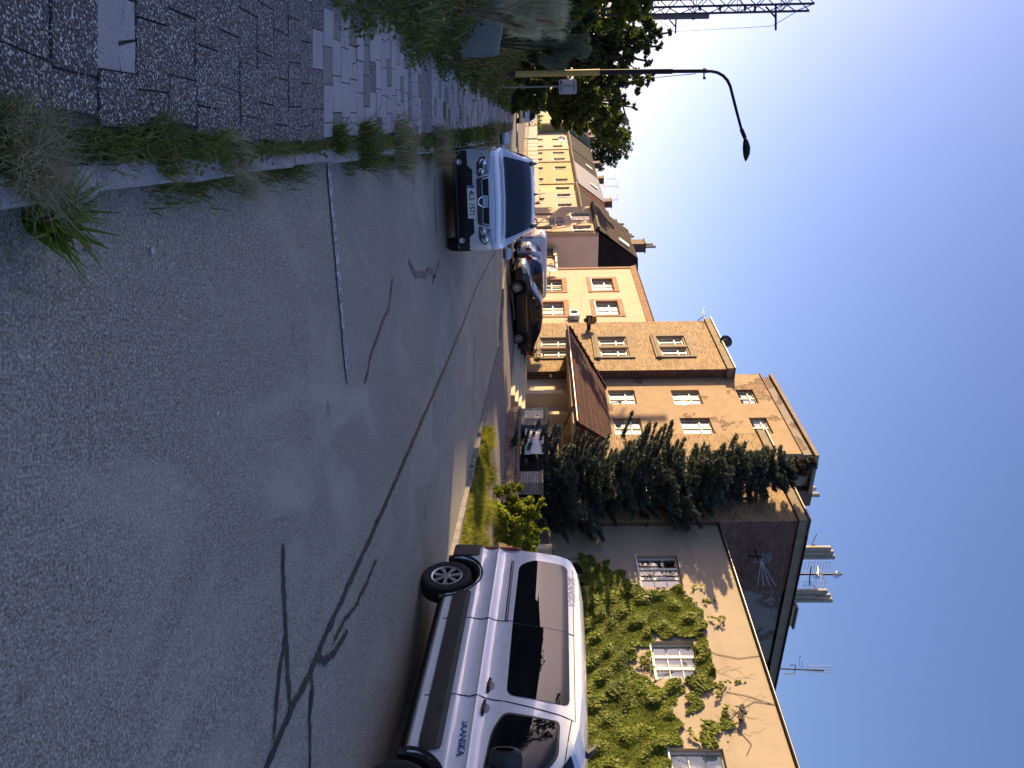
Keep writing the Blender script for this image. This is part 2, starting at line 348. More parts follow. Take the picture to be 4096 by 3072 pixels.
# right-hand pavement, rising to the houses
mb = MB(); ss = axis([(-44, -24, 10), (-24, 6, 40), (6, 40, 20), (40, 125, 20)]); ts = [0, .03, .1, .2, .3, .42, .55, .7, .85, 1.0]
rows = []
for s in ss:
    k = wk(s); r = [W(s, k-.16, Hroad(*W(s, k-.16).xy)-.05)]
    for t in ts:
        w = k+.02+(6-k)*t; p = W(s, w); r.append(Vector((p.x, p.y, H(p.x, p.y))))
    rows.append(r)
mb.grid([r[1:] for r in rows]); mb.build('pavement', m_path, kind='structure', smooth=True)
def kerbrun(name, pts, width, h0, side, zf, length=1.0, jit=.012, mt=None):
    mb = MB(); P = [Vector((a, b, 0)) for a, b in pts]; out = []; acc = 0
    for A, B in zip(P, P[1:]):
        n = max(1, round((B-A).length/length))
        for k in range(n): out.append(A.lerp(B, k/n))
    out.append(P[-1])
    for A, B in zip(out, out[1:]):
        d = (B-A).normalized(); nn = Vector((-d.y, d.x, 0))*side; e = d*.008
        o = nn*RN.uniform(-jit, jit); dz = RN.uniform(-jit, jit)*.8; c = A.lerp(B, .5); z = zf(c.x, c.y)
        a, b = A+e+o, B-e+o; q = [a, b, b+nn*width, a+nn*width]
        lo = [(p.x, p.y, z-.15) for p in q]; ch = .012
        hi = [(p.x, p.y, z+h0+dz+RN.uniform(-.004, .004)) for p in [a+nn*ch, b+nn*ch, b+nn*width, a+nn*width]]
        md = [(p.x, p.y, z+h0+dz-ch) for p in (a, b)]
        I = [mb.V(p) for p in lo+hi+md]
        for f in ((4, 5, 6, 7), (8, 9, 5, 4), (0, 1, 9, 8), (1, 2, 6, 5, 9), (2, 3, 7, 6), (3, 0, 8, 4, 7)): mb.ids([I[k] for k in f])
    return mb.build(name, mt or m_kerb, kind='structure')
kerbrun('kerb', KERB, .10, .10, 1, Hroad)
kp = [tuple(W(s, wk(s)).xy) for s in axis([(-40, -12, 7), (-12, -3.6, 2)])]
kerbrun('kerb', kp, .14, .10, -1, Hroad, 1.0, .02, m_kerb2)
kerbrun('kerb', [tuple(W(s, wk(s)).xy) for s in axis([(-3, 20, 6), (20, 110, 12)])], .14, .07, -1, Hroad, 2.0, .01, m_kerb2)
# left pavement of small slabs, one sheet of separate stones
mb = MB(); y = .3; row = 0
def slab(x0, x1, y0, y1, mi, z, crack=None, sk=0.0):
    g = .0035; mb.mi = mi; x0 += g+RN.uniform(0, .0015); x1 -= g+RN.uniform(0, .0015); y0 += g; y1 -= g
    t = [RN.gauss(0, .0022) for _ in range(4)]; r = RN.gauss(0, .006)*(x1-x0); q = [(x0, y0), (x1, y0+r), (x1, y1+r), (x0, y1)]
    zz = [z+Hroad(*p)+k+.1 for p, k in zip(q, t)]
    parts = [q]
    if crack:
        pp = []; cx = x0+(x1-x0)*RN.uniform(.35, .65); cy = y0+(y1-y0)*RN.uniform(.35, .65); e = .004
        if crack == 1: parts = [[(x0, y0), (cx-e, y0), (cx+.02-e, y1), (x0, y1)], [(cx+e, y0), (x1, y0), (x1, y1), (cx+.02+e, y1)]]
        else: parts = [[(x0, y0), (x1, y0), (x1, cy-e), (cx, cy-.02-e), (x0, cy+.03-e)], [(x0, cy+.03+e), (cx-.01, cy-.02+e), (cx-.03, y1), (x0, y1)], [(cx+.01, cy-.02+e), (x1, cy+e), (x1, y1), (cx-.02, y1)]]
    zt = sum(zz)/4
    for pl in parts:
        dz = RN.gauss(0, .0025) if len(parts) > 1 else 0
        pl = [(a+sk*(b-y0)/(y1-y0), b) for a, b in pl]
        top = [mb.V((a, b, zt+dz+(t[0]*(1 if a < cx_(x0, x1) else -1)))) for a, b in pl]; bot = [mb.V((a, b, zt-.05)) for a, b in pl]; n = len(pl)
        mb.ids(top)
        for k in range(n): mb.ids((bot[k], bot[(k+1) % n], top[(k+1) % n], top[k]))
def cx_(a, b): return (a+b)/2
while y < 45:
    dy = .245 if y < 14 else .27
    xl, xr = px_of(SLL, y), px_of(SLR, y); off = RN.uniform(0, .27); x = xr-RN.uniform(0, .06)
    sk = .0
    while x > xl-.2:
        wd = .272 if x < xr-.1 else .272*(.35+.65*((row*.5+off) % 1))
        f = smooth((y-4.2)/.8) if y < 5.5 else 1
        r = RN.random()
        if y < 4.25: mi = 0 if r < .955 else 3
        elif y < 5.2: mi = 0 if r < .45 else (3 if r < .62 else 1)
        else: mi = 3 if r < .06 else (2 if r < .20 else 1)
        if 9.6 < y < 10.4: mi = 2
        ck = None
        if mi and RN.random() < .13: ck = RN.choice((1, 2))
        x0 = x-wd
        if 2.4 < y < 2.6 and x0 < -1.12 < x: mi = 1; ck = 2
        if mi == 1 and RN.random() < .02: x -= wd; continue
        slab(x0, x, y, y+dy, mi, RN.gauss(0, .002), ck, px_of(SLR, y+dy)-xr if y < 44 else -.09)
        x -= wd
    y += dy; row += 1
mb.build('sidewalk', [m_slab_p, m_slab_l, m_slab_m, m_slab_q], kind='structure')
# earth under the slabs, the kerb strip and the bank beyond
mb = MB(); rows = []
for y in axis([(-2, 12, 28), (12, 46, 34), (46, 125, 16)]):
    k = px_of(KERB, max(.2, y))-.09 if y < 45 else lerp(-15.2, -62, (y-45)/80); l = px_of(SLL, max(.2, y)) if y < 45 else k-1.6
    z = Hroad(k, y); r = [(k+.0, y, z+.02), (k-.06, y, z+.092), (lerp(k, l, .12), y, z+.094), (lerp(k, l, .3), y, z+.090), (l-.02, y, z+.090)]
    for d, hh in ((.5, .16), (1.2, .38), (2.5, .75), (5, 1.05), (9, 1.15), (16, 1.0), (30, .8), (60, .5), (160, -.6)): r.append((l-d, y, z+hh*(.65+.35*smooth((y-3)/8))))
    rows.append(r)
mb.grid(rows); mb.build('bank', m_dirt, kind='structure', smooth=True)
# painted lines and bitumen seams
def ribbon(mb, P, w, dz, jit=0.0, sub=.12):
    Q = []
    for A, B in zip(P, P[1:]):
        n = max(1, int((B-A).length/sub)); Q += [A.lerp(B, k/n) for k in range(n)]
    Q.append(P[-1]); L = []; Rr = []
    for i, p in enumerate(Q):
        d = (Q[min(i+1, len(Q)-1)]-Q[max(0, i-1)]); d.z = 0; d.normalize(); n = Vector((-d.y, d.x, 0)); t = 1 if 0 < i < len(Q)-1 else .5
        o = n*RN.gauss(0, jit); ww = w*t*(1+RN.gauss(0, .18 if jit else 0)); a, b = p+o+n*ww/2, p+o-n*ww/2
        L.append((a.x, a.y, Hroad(a.x, a.y)+dz)); Rr.append((b.x, b.y, Hroad(b.x, b.y)+dz))
    mb.grid([L, Rr])
def gp(l): return [G(x, y) for x, y in l]
for pts, w in (([(1308, 640), (1389, 1533)], .105), ([(1740, 700), (1745, 940)], .11), ([(1892, 1000), (1893, 1056)], .12), ([(1896, 1088), (1898, 1130)], .12)):
    mb = MB(); ribbon(mb, gp(pts), w, .012); mb.build('road_marking', m_line, kind='structure')
zc = lambda x, y: (900+x/1.0555, 1500+y/1.0555)
ze = lambda x, y: (1350+x/2.458, 600+y/2.458)
mb = MB()
for pts, w in (([zc(182, 1680), zc(285, 1430), zc(365, 1265), zc(440, 1075), zc(520, 890), zc(600, 715), zc(700, 490), zc(770, 330), zc(820, 215), zc(915, 0), (1852, 1296), (1907, 1148), (1962, 1037), (2009, 963)], .062),
               ([zc(240, 710), zc(243, 900), zc(257, 1090), zc(268, 1230), zc(285, 1410)], .036), ([zc(257, 1090), zc(240, 1200), zc(230, 1300), zc(215, 1560)], .036),
               ([zc(640, 780), zc(600, 880), zc(560, 970), zc(510, 1030), zc(465, 1130)], .038), ([zc(525, 1080), zc(480, 1160), zc(430, 1210), zc(400, 1190)], .052),
               ([zc(370, 1260), zc(385, 1350), zc(375, 1430), zc(380, 1530), zc(390, 1680)], .035), ([zc(376, 1330), zc(376, 1440)], .06),
               ([ze(695, 1085), ze(770, 1240), ze(830, 1210), ze(850, 1245), ze(900, 1180), ze(930, 1195), ze(955, 1250)], .07), ([ze(1000, 1110), ze(960, 1220), ze(930, 1300)], .07),
               ([ze(540, 1240), ze(520, 1400), ze(505, 1560), (1535, 1270), (1480, 1426), (1458, 1535)], .035), ([(1900, 1330), (1895, 1500), (1893, 1640)], .05)):
    ribbon(mb, gp(pts), w*1.1, .009, .007, .045)
mb.build('crack_sealant', m_seal, kind='structure')
# ------------------------------------------------------------------ buildings (street frame)
def wall(mb, s0, s1, z0, z1, w, ops=(), depth=.4, reveal=.2, dark=None):
    """front wall between s0<s1 with openings (a,b,c,d)=(s,s,z,z); reveals and end returns"""
    S = sorted({s0, s1, *[o[0] for o in ops], *[o[1] for o in ops]}); Z = sorted({z0, z1, *[o[2] for o in ops], *[o[3] for o in ops]})
    P = lambda s, w_, z: (-s, w_, z)
    for a, b in zip(S, S[1:]):
        for c, d in zip(Z, Z[1:]):
            m, n = (a+b)/2, (c+d)/2
            if any(o[0] < m < o[1] and o[2] < n < o[3] for o in ops): continue
            mb.face([P(b, w, c), P(a, w, c), P(a, w, d), P(b, w, d)])
    for a, b, c, d in ops:
        r = w+reveal
        mb.face([P(b, w, c), P(b, r, c), P(b, r, d), P(b, w, d)]); mb.face([P(a, r, c), P(a, w, c), P(a, w, d), P(a, r, d)])
        mb.face([P(b, w, d), P(b, r, d), P(a, r, d), P(a, w, d)]); mb.face([P(b, r, c), P(b, w, c), P(a, w, c), P(a, r, c)])
    for s in (s0, s1): mb.face([P(s, w, z0), P(s, w+depth, z0), P(s, w+depth, z1), P(s, w, z1)])
    mb.face([P(s0, w, z1), P(s1, w, z1), P(s1, w+depth, z1), P(s0, w+depth, z1)])
def window(root, a, b, c, d, w, inset=.14, cols=2, tr=.0, fm=None, curtain=.8, sill=True, bars=0, cm=None, open_=0, deep=.24):
    fm = fm or m_frame; y = w+inset; t = .055; mb = MB()
    a0, b0 = a+.004, b-.004
    for q in ((a0, b0, c, c+t), (a0, b0, d-t, d)): mb.sbox(q[0], q[1], y, y+.06, q[2], q[3])
    for q in ((a0, a0+t), (b0-t, b0)): mb.sbox(q[0], q[1], y+.001, y+.059, c+t, d-t)
    wd = (b-a-2*t)/cols
    for k in range(1, cols):
        s = a+t+wd*k; mb.sbox(s-.045, s+.045, y-.004, y+.055, c+t, d-t)
    if tr:
        z = c+(d-c)*tr; mb.sbox(a+t, b-t, y-.007, y+.05, z-.03, z+.03)
    for k in range(cols):
        for q in range(bars):
            z = c+t+(d-c-2*t)*(q+1)/(bars+1); mb.sbox(a+t+wd*k+.02, a+t+wd*(k+1)-.02, y+.012, y+.04, z-.012, z+.012)
    o = mb.build('window', fm, root, bevel=0)
    p = MB(); p.face([(-b0, y+.035, c+.01), (-a0, y+.035, c+.01), (-a0, y+.035, d-.01), (-b0, y+.035, d-.01)]); p.build('pane', m_glass, o)
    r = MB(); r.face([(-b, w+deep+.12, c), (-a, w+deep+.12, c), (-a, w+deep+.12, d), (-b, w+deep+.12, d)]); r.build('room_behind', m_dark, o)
    if curtain:
        q = MB(); n = 26
        for k in range(cols):
            s0 = a+t+wd*k; s1 = s0+wd; cv = curtain if RN.random() < .9 else curtain*.5
            if open_ and k == cols-1: cv *= .35
            L = [(s1-(s1-s0)*cv*i/n) for i in range(n+1)]
            q.grid([[(-s, y+.085+.012*math.sin(i*1.9), c+.02) for i, s in enumerate(L)], [(-s, y+.085+.012*math.sin(i*1.9+.4), d-.02) for i, s in enumerate(L)]])
        q.build('curtain', cm or m_curt, o)
    if sill:
        e = MB(); e.sbox(a-.05, b+.05, w-.05, w+inset-.002, c-.045, c-.003); e.build('sill', fm, o)
    return o
def boxpart(root, name, mat, *bs, bevel=0, smooth=False):
    mb = MB()
    for b in bs: mb.sbox(*b)
    return mb.build(name, mat, root, bevel=bevel)
# --- three-storey house with two brick towers
B = sthing('apartment_house', 'three storey house with two brick towers, peeling tan middle and tiled porch roof', 'house', 0, 0, .3)
TW = [(1.5, 2.42, 1.62, 2.98), (2.74, 3.66, 1.62, 2.98)]
def tower(s0, side):
    e = s0; ops = []
    for z0, z1 in ((1.62, 2.98), (4.68, 6.03), (7.78, 9.08)): ops += [(e+1.5, e+2.42, z0, z1), (e+2.74, e+3.66, z0, z1)]
    mb = MB(); wall(mb, e, e+5.7, .3, 10.67, 0, ops, .03); mb.build('tower_wall', m_brick, B)
    for z0, z1 in ((1.55, 3.05), (4.6, 6.12), (7.7, 9.18)):
        A, Z = e+1.27, e+3.9; sr = MB()
        sr.sbox(A, A+.2, -.07, .0, z0, z1); sr.sbox(Z-.2, Z, -.07, 0, z0, z1); sr.sbox(A-.001, Z+.001, -.072, 0, z1, z1+.26); sr.sbox(A-.06, Z+.06, -.13, 0, z0-.17, z0); sr.sbox(A-.02, Z+.02, -.09, 0, z0-.29, z0-.17)
        sr.sbox(e+2.43, e+2.73, -.05, .01, z0+.002, z1-.002); sr.build('window_surround', m_stone, B, bevel=.01)
    for o in ops: window(B, *o, 0, inset=.09, cols=2, tr=.66, curtain=.85, sill=False, fm=m_frame)
    c = MB(); c.sbox(e-.1, e+5.8, -.1, .6, 10.67, 11.0); c.build('cornice', m_stone, B, bevel=.01)
    c = MB(); c.sbox(e-.17, e+5.87, -.18, .6, 11.003, 11.05); c.build('roof_edge', m_brownframe, B)
tower(0, 0); tower(-11.43, 1)
# dark side of the near tower and return of the far one
mb = MB()
def sidebox(mb, s0, s1, w0, w1, z0, z1): mb.sbox(s0, s1, w0, w1, z0, z1)
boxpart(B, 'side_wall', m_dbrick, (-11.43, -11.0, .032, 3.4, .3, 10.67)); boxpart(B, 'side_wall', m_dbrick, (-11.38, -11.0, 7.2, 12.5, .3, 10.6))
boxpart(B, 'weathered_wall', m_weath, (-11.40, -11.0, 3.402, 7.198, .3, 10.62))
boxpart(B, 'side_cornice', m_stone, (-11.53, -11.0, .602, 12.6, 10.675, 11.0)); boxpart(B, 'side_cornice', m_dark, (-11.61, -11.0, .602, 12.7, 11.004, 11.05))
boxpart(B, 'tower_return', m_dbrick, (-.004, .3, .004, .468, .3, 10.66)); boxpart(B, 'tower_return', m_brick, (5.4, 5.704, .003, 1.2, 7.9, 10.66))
boxpart(B, 'rear_block', m_dark, (-11.0, 5.69, .72, 12.4, .3, 10.66)); boxpart(B, 'flat_roof', m_slate, (-11.3, 5.6, .61, 12.4, 10.662, 11.02))
# recessed middle
rops = [(-2.42, -1.12, 4.8, 6.05), (-5.0, -3.68, 4.8, 6.03), (-2.5, -1.18, 7.78, 9.1), (-5.05, -3.7, 7.78, 9.12), (-2.5, -1.2, 10.85, 11.65), (-5.05, -3.74, 10.85, 11.62)]
w0 = .47
mb = MB(); wall(mb, -5.73, 0, 3.55, 12.36, w0, rops, .24, .22); mb.build('recess_wall', m_recess, B)
for q0, q1 in ((-6.6, -5.732), (.002, .32)): mb = MB(); wall(mb, q0, q1, 11.06, 12.36, w0, (), .24); mb.build('attic_wall', m_recess, B)
boxpart(B, 'attic_side', m_stone, (-6.6, -5.4, .72, 2.4, 11.03, 12.36)); boxpart(B, 'attic_side', m_stone, (-.2, .32, .72, 2.0, 11.03, 12.35))
boxpart(B, 'attic_band', m_weath, (-6.5, .2, w0+.12, 2.2, 12.362, 12.85)); boxpart(B, 'attic_cornice', m_stone, (-6.75, .3, w0-.02, 2.4, 12.853, 13.0)); boxpart(B, 'attic_cornice', m_stone, (-6.62, .34, w0-.06, .7, 12.36, 12.40))
for o in rops: window(B, *o, w0, inset=.13, cols=2 if o[2] > 10 else 2, tr=.64, curtain=.9, sill=False, fm=m_oldframe, open_=1 if o[2] < 9 and o[0] < -3 else 0)
# porch
pops = [(-2.0, -1.05, 1.75, 2.85)]
mb = MB(); wall(mb, -5.73, 0, .7, 3.545, w0-.03, pops, .2, .16); mb.build('porch_wall', m_cream, B)
window(B, *pops[0], w0-.03, inset=.1, cols=2, tr=.6, curtain=0, sill=True)
for q in ((-2.62, -2.3, -.25), (-4.2, -3.95, -.1)): boxpart(B, 'pilaster', m_cream, (*q, w0-.035, .7, 2.95), bevel=.01)
sR = SP(2090, 1622, -1.5)[0]; boxpart(B, 'porch_floor', m_cream, (-5.72, -.003, -.95, w0-.035, .3, .90))
boxpart(B, 'steps', m_cream, (sR, 1.5, -2.0, -.96, .2, .5), (sR+.005, 1.2, -1.7, -.961, .501, .635), (sR+.01, .9, -1.4, -.962, .636, .77), (sR+.015, .6, -1.1, -.963, .771, .895), bevel=.015)
pe = [(1.85, -1.55, 3.0), (-7.2, -1.55, 3.05), (-5.73, .43, 4.63), (-.9, .43, 4.65)]
mb = MB(); n = 84; m = 12
rows = []
for j in range(m+1):
    for st in ((0,) if j in (0,) else (0, 1)):
        t = j/m; A = Vector(pe[0]).lerp(Vector(pe[3]), t); Z = Vector(pe[1]).lerp(Vector(pe[2]), t); r = []
        for i in range(n+1):
            p = A.lerp(Z, i/n); dz = .028*math.sin(i*2*math.pi*.5)*0+0 - (.022 if st == 0 and j else 0)
            r.append((-p.x, p.y, p.z+dz+.03))
        rows.append(r)
mb.grid(rows[::-1]); mb.build('porch_roof', m_tile, B)
mb = MB(); mb.tube([(-pe[0][0], pe[0][1], 3.05), (.9, .43, 4.72)], .075, 8)
for k in range(9):
    p = Vector((-pe[0][0], pe[0][1], 3.08)).lerp(Vector((.9, .43, 4.75)), (k+.5)/9); mb.tube([p-Vector((0, 0, .02)), p+Vector((0, .02, .1))], .05, 6)
mb.build('ridge_tiles', m_tile, B, smooth=True)
mb = MB(); mb.face([(-1.85, -1.55, 2.98), (-1.85, -.03, 2.98), (-.1, -.02, 4.2)]); mb.build('porch_gable', m_tile, B); mb = MB(); mb.face([(7.2, -1.55, 3.0), (7.2, -.02, 3.0), (5.75, .42, 4.6)]); mb.build('porch_gable', m_tile, B)
boxpart(B, 'porch_soffit', m_cream, (-7.1, 1.75, -1.45, -.02, 2.86, 2.96), (-5.7, -.003, -.0195, w0-.04, 2.86, 2.96))
mb = MB(); mb.tube([(-1.9, -1.62, 2.96), (7.25, -1.62, 3.02)], .06, 10); mb.tube([(6.0, -1.6, 2.95), (6.0, -1.5, 2.85), (6.0, -.1, 2.35), (6.0, -.07, .5)], .045, 8); mb.build('gutter', PM('copper_brown_gutter', (.16, .06, .04), .35, .2, 5, metal=.4), B, smooth=True)
boxpart(B, 'wall_lamp', m_white_p, (-.05, -.16, .12, .26, 2.0, 2.12), bevel=.02)
mb = MB(); mb.tube([(.02, .2, .92), (.06, .2, 2.0)], .018, 6)
for dx in (-.95, -1.2): mb.tube([(dx, -.3, .9), (dx, -.3, 1.75)], .018, 6)
mb.tube([(-1.2, -.3, 1.75), (-.6, -.9, 1.45)], .018, 6); mb.build('hand_rail', m_black, B)
# roof things on the near tower
mb = MB()
def wpt(X, Y, s): w, z = WP(X, Y, s); return w, z
for (Y0, X0, X1), ss_ in zip([(2194, 3217, 3321), (2210, 3216, 3331), (2227, 3214, 3336)], (-11.0, -11.0, -11.0)):
    w, z = WP(X1, Y0, -11.2); mb.tube([(11.2, w, 10.9), (11.2, w, z)], .10, 10)
mb.build('chimney_pipes', m_pipe, B, smooth=True); mb = MB()
for Y0, X1 in ((2366, 3307), (2383, 3319), (2400, 3327)):
    w, z = WP(X1, Y0, -11.2); mb.tube([(11.2, w, 10.9), (11.2, w, z)], .10, 10)
mb.build('chimney_pipes', m_pipe, B, smooth=True)
wa, za = WP(3194, 2440, -11.0); wb, zb_ = WP(3190, 2512, -11.0)
boxpart(B, 'roof_hatch', m_cream, (-10.9, -10.1, wa, wb, 11.0, za-.08)); boxpart(B, 'roof_hatch', m_brownframe, (-11.0, -10.0, wa-.08, wb+.08, za-.078, za))
s_, z_ = SP(3235, 1915, 2.5)
boxpart(B, 'chimney', m_rchim, (s_-.1, s_-1.0, 2.4, 3.2, 11.0, z_-.15)); mb = MB()
for k in range(2): mb.tube([(-s_+.3+.45*k, 2.8, z_-.15), (-s_+.3+.45*k, 2.8, z_+.25)], .1, 8)
mb.build('chimney_pot', m_pipe, B, smooth=True)
# --- ivy-clad house
V = sthing('plaster_house', 'sand plaster house with flat roof, half covered in ivy behind the white van', 'house', -16, .18, .3)
vops = [(-14.5, -13.02, 4.76, 6.12), (-18.08, -16.72, 4.75, 6.02), (-21.7, -20.22, 4.76, 6.14), (-14.5, -13.1, 1.6, 3.0), (-18.08, -16.7, 1.6, 3.0), (-21.7, -20.2, 1.6, 3.0)]
mb = MB(); wall(mb, -25, -11.45, .1, 7.85, .18, vops, .4); mb.build('plaster_wall', m_ivywall, V)
for i, o in enumerate(vops): window(V, *o, .18, inset=.13, cols=3 if i < 3 else 2, tr=0, bars=2, curtain=(0, .95, .9, 0, 0, 0)[i], cm=m_curt2, sill=True)
boxpart(V, 'rear_block', m_ivywall, (-25, -11.7, .6, 9, .1, 7.84)); boxpart(V, 'roof_edge', m_dark, (-25.05, -11.44, .09, 9, 7.853, 7.92)); boxpart(V, 'roof_edge', m_steel, (-25.05, -11.46, .07, .088, 7.885, 7.90))
mb = MB()
for pts in ([(-17.25, .165, 7.85), (-17.35, .16, 7.2), (-17.2, .165, 6.6), (-17.0, .165, 6.3)], [(-18.9, .165, 7.85), (-18.8, .16, 7.3), (-19.1, .165, 6.8), (-19.4, .165, 6.5), (-19.5, .165, 6.0)], [(-18.9, .165, 7.8), (-18.6, .16, 7.1), (-18.5, .165, 6.6)], [(-19.4, .165, 6.5), (-20.1, .165, 6.9), (-20.4, .165, 6.7)]):
    mb.tube([(-a, b, c) for a, b, c in pts], .008, 5)
mb.build('cable', PM('grey_cable', (.16, .14, .12), .7, .1, 4), V)
mb = MB()
zx = lambda x, y: (2300+x/1.547, 2000+y/1.547)
for k in range(7):
    a, b = SP(*zx(1030+RN.uniform(-15, 20), 1290+k*13), .1); mb.tube([(-a, .17, b), (-a+RN.uniform(-.05, .05), .02, b+.03), (-a+RN.uniform(-.2, .2), -.05, b-.2)], .008, 5); mb.box(-a-.035, -a+.035, -.03, .05, b-.05, b+.05)
mb.build('cable_terminal', m_black, V)
# --- peach house with brick window surrounds
Pn = sthing('peach_house', 'two storey peach plastered house with toothed brick window surrounds', 'house', 10, .25, .2)
pw = [(10.95, 12.9, 4.88, 6.2), (7.25, 9.25, 4.88, 6.2), (10.95, 12.9, 1.35, 3.0), (7.25, 9.25, 1.35, 3.0)]
mb = MB(); wall(mb, 5.705, 14.95, .2, 7.58, .25, pw, .4, .22); mb.build('plaster_wall', m_tan, Pn)
for a, b, c, d in pw:
    sr = MB()
    for z0, z1 in ((c-.3, c), (d, d+.3)): sr.sbox(a-.27, b+.27, .21, .25, z0, z1)
    n = int((d-c)/.075)
    for k in range(n):
        e = .27 if k % 2 else .2; z = c+(d-c)*k/n; sr.sbox(a-e, a, .215, .25, z, z+(d-c)/n-.006); sr.sbox(b, b+e, .215, .25, z, z+(d-c)/n-.006)
    for s0, s1 in ((a, a+.012), (b-.012, b)): sr.sbox(s0, s1, .25, .44, c, d)
    sr.sbox(a, b, .25, .44, d-.012, d-.0); sr.build('window_surround', m_gbrick, Pn)
q = MB(); n = 96
for k in range(n):
    e = .31 if k % 2 else .22; z = .2+7.35*k/n; q.sbox(14.95-e, 14.97, .2, .26, z, z+7.35/n-.006)
q.build('quoin', m_gbrick, Pn)
cb = MB()
for k in range(5): cb.sbox(5.71, 15.0, .20-.018*k, .6, 7.582+.07*k, 7.582+.07*k+.066)
cb.build('brick_cornice', m_gbrick, Pn); boxpart(Pn, 'roof_edge', m_dark, (5.7, 15.05, .08, 9, 7.935, 7.98)); boxpart(Pn, 'rear_block', m_tan, (5.72, 14.94, .85, 9, .2, 7.93))
for i, o in enumerate(pw): window(Pn, *o, .25, inset=.15, cols=2 if i < 2 else 3, tr=.6, curtain=.9 if i < 2 else .6, sill=True, deep=.3, cm=m_curt if i < 2 else m_curt2)
# --- row of houses
m_side = plaster('lifted_side_plaster', (.74, .60, .48), .1, .3)  # beige plaster lightened to lift the shade on the gabled side wall
def gable_house(name, label, s0, s1, w, ze, wallm, roofm, wins, zr=3.0, back=2.05, depth=9, gable=None, extra=None, chim=(), doors=(), sky=()):
    zb = H(*W((s0+s1)/2, w).xy)-.3
    r = sthing(name, label, 'house', (s0+s1)/2, w, zb, 'terraced houses down the street')
    mb = MB(); wall(mb, s0, s1, zb, ze, w, [o[:4] for o in wins]+list(doors), .3, .16); mb.build('house_wall', wallm, r)
    b = MB(); b.sbox(s0+.003, s1-.003, w+.31, w+depth, zb, ze); b.build('rear_block', m_side if gable else wallm, r)
    for o in wins: window(r, *o[:4], w, inset=.1, cols=o[4] if len(o) > 4 else 2, tr=0, curtain=RN.choice((0, .25, .4, .6)), cm=m_curt2, sill=True, fm=m_frame if RN.random() < .7 else m_oldframe)
    for o in doors: boxpart(r, 'door', m_white_p if RN.random() < .5 else m_brownframe, (o[0]+.02, o[1]-.02, w+.1, w+.14, o[2], o[3]-.02))
    zt = ze+zr; P = [(w-.28, ze-.05), (w+back, zt), (w+depth-back, zt+.35), (w+depth+.1, ze)]
    m = MB()
    for (a, c), (b_, d) in zip(P, P[1:]): m.face([(-s1, a, c), (-s0, a, c), (-s0, b_, d), (-s1, b_, d)])
    m.build('roof', roofm, r)
    for s in (s0+.01, s1-.01): g = MB(); g.face([(-s, w+.02, ze-.01), (-s, w+back, zt-.05), (-s, w+depth-back, zt+.3), (-s, w+depth, ze-.01)]); g.build('gable', gable or wallm, r)
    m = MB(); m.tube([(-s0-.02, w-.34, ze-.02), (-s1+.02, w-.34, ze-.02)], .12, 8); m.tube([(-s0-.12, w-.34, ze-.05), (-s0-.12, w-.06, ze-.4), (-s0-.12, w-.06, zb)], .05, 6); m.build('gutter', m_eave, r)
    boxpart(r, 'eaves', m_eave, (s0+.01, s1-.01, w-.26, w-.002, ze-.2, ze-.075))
    for cs, ch, pots in chim:
        boxpart(r, 'chimney', m_rchim, (cs-.55, cs+.55, w+back-.1, w+back+.6, zt-.9, zt+ch), (cs-.62, cs+.62, w+back-.17, w+back+.67, zt+ch+.001, zt+ch+.08)); m = MB()
        for k in range(pots): m.tube([(-cs+(k-.5*(pots-1))*.55, w+back+.25, zt+ch+.07), (-cs+(k-.5*(pots-1))*.55, w+back+.25, zt+ch+.75+.15*k)], .11, 8)
        if pots: m.build('chimney_pot', m_pipe, r, smooth=True)
    for sa in sky:
        m = MB(); t0, t1 = .55, .8; f = lambda t, s, o: (-s, lerp(w-.28, w+back, t)-o*.8, lerp(ze-.05, zt, t)+o*.55)
        m.prism([(t0, sa), (t1, sa), (t1, sa+.7), (t0, sa+.7)], f, .01, .12); m.build('roof_window', m_frame, r)
    return r
rfA = roofmat('brown_grey_roof', (.06, .042, .034)); rfC = roofmat('oxblood_roof', (.07, .014, .011)); rfD = PM('blue_grey_sheet_roof', (.07, .078, .11), .6, .15, 2, metal=.2); rfE = roofmat('umber_roof', (.04, .032, .03)); rfF = roofmat('ash_roof', (.045, .04, .044)); rfG = roofmat('violet_grey_roof', (.03, .02, .025)); rfH = roofmat('rust_red_roof', (.11, .022, .015))
gable_house('terraced_house', 'beige house with slate hung gable and brown roof beside the peach house', 21.66, 28.6, 0, 6.0, m_beige, rfA, [(21.98, 23.5, 4.1, 5.55), (25.07, 26.65, 4.1, 5.6), (22.0, 23.5, 1.3, 2.55)], gable=m_slate, chim=[(25.2, .9, 2)], doors=[(25.6, 26.9, .2, 2.6)], sky=[22.6])
gable_house('terraced_house', 'pinkish house with lower eaves next to the slate gabled house', 28.9, 39.7, 1.7, 5.35, m_pink, rfA, [(34.0, 35.6, 3.25, 4.6), (37.6, 39.0, 3.25, 4.6), (36.5, 37.7, 1.0, 2.1)], chim=[(33, .8, 2)])
gable_house('terraced_house', 'roughcast cream house with three narrow windows under an oxblood roof', 39.8, 47.3, 3, 5.55, m_texcr, rfC, [(41.0, 42.0, 3.3, 4.8, 1), (43.2, 44.2, 3.3, 4.8, 1), (45.5, 46.5, 3.3, 4.8, 1), (42.5, 43.8, .9, 2.1)], chim=[(40.6, .7, 1)], sky=[43])
gable_house('terraced_house', 'ochre house with two windows under a blue grey sheet roof', 47.4, 57.5, 3, 5.68, m_yel, rfD, [(48.6, 50.0, 3.35, 4.75), (54.0, 55.7, 3.4, 4.75), (49, 50.4, .9, 2.1), (54, 55.5, .9, 2.1)], chim=[(48.2, .7, 0)], sky=[51])
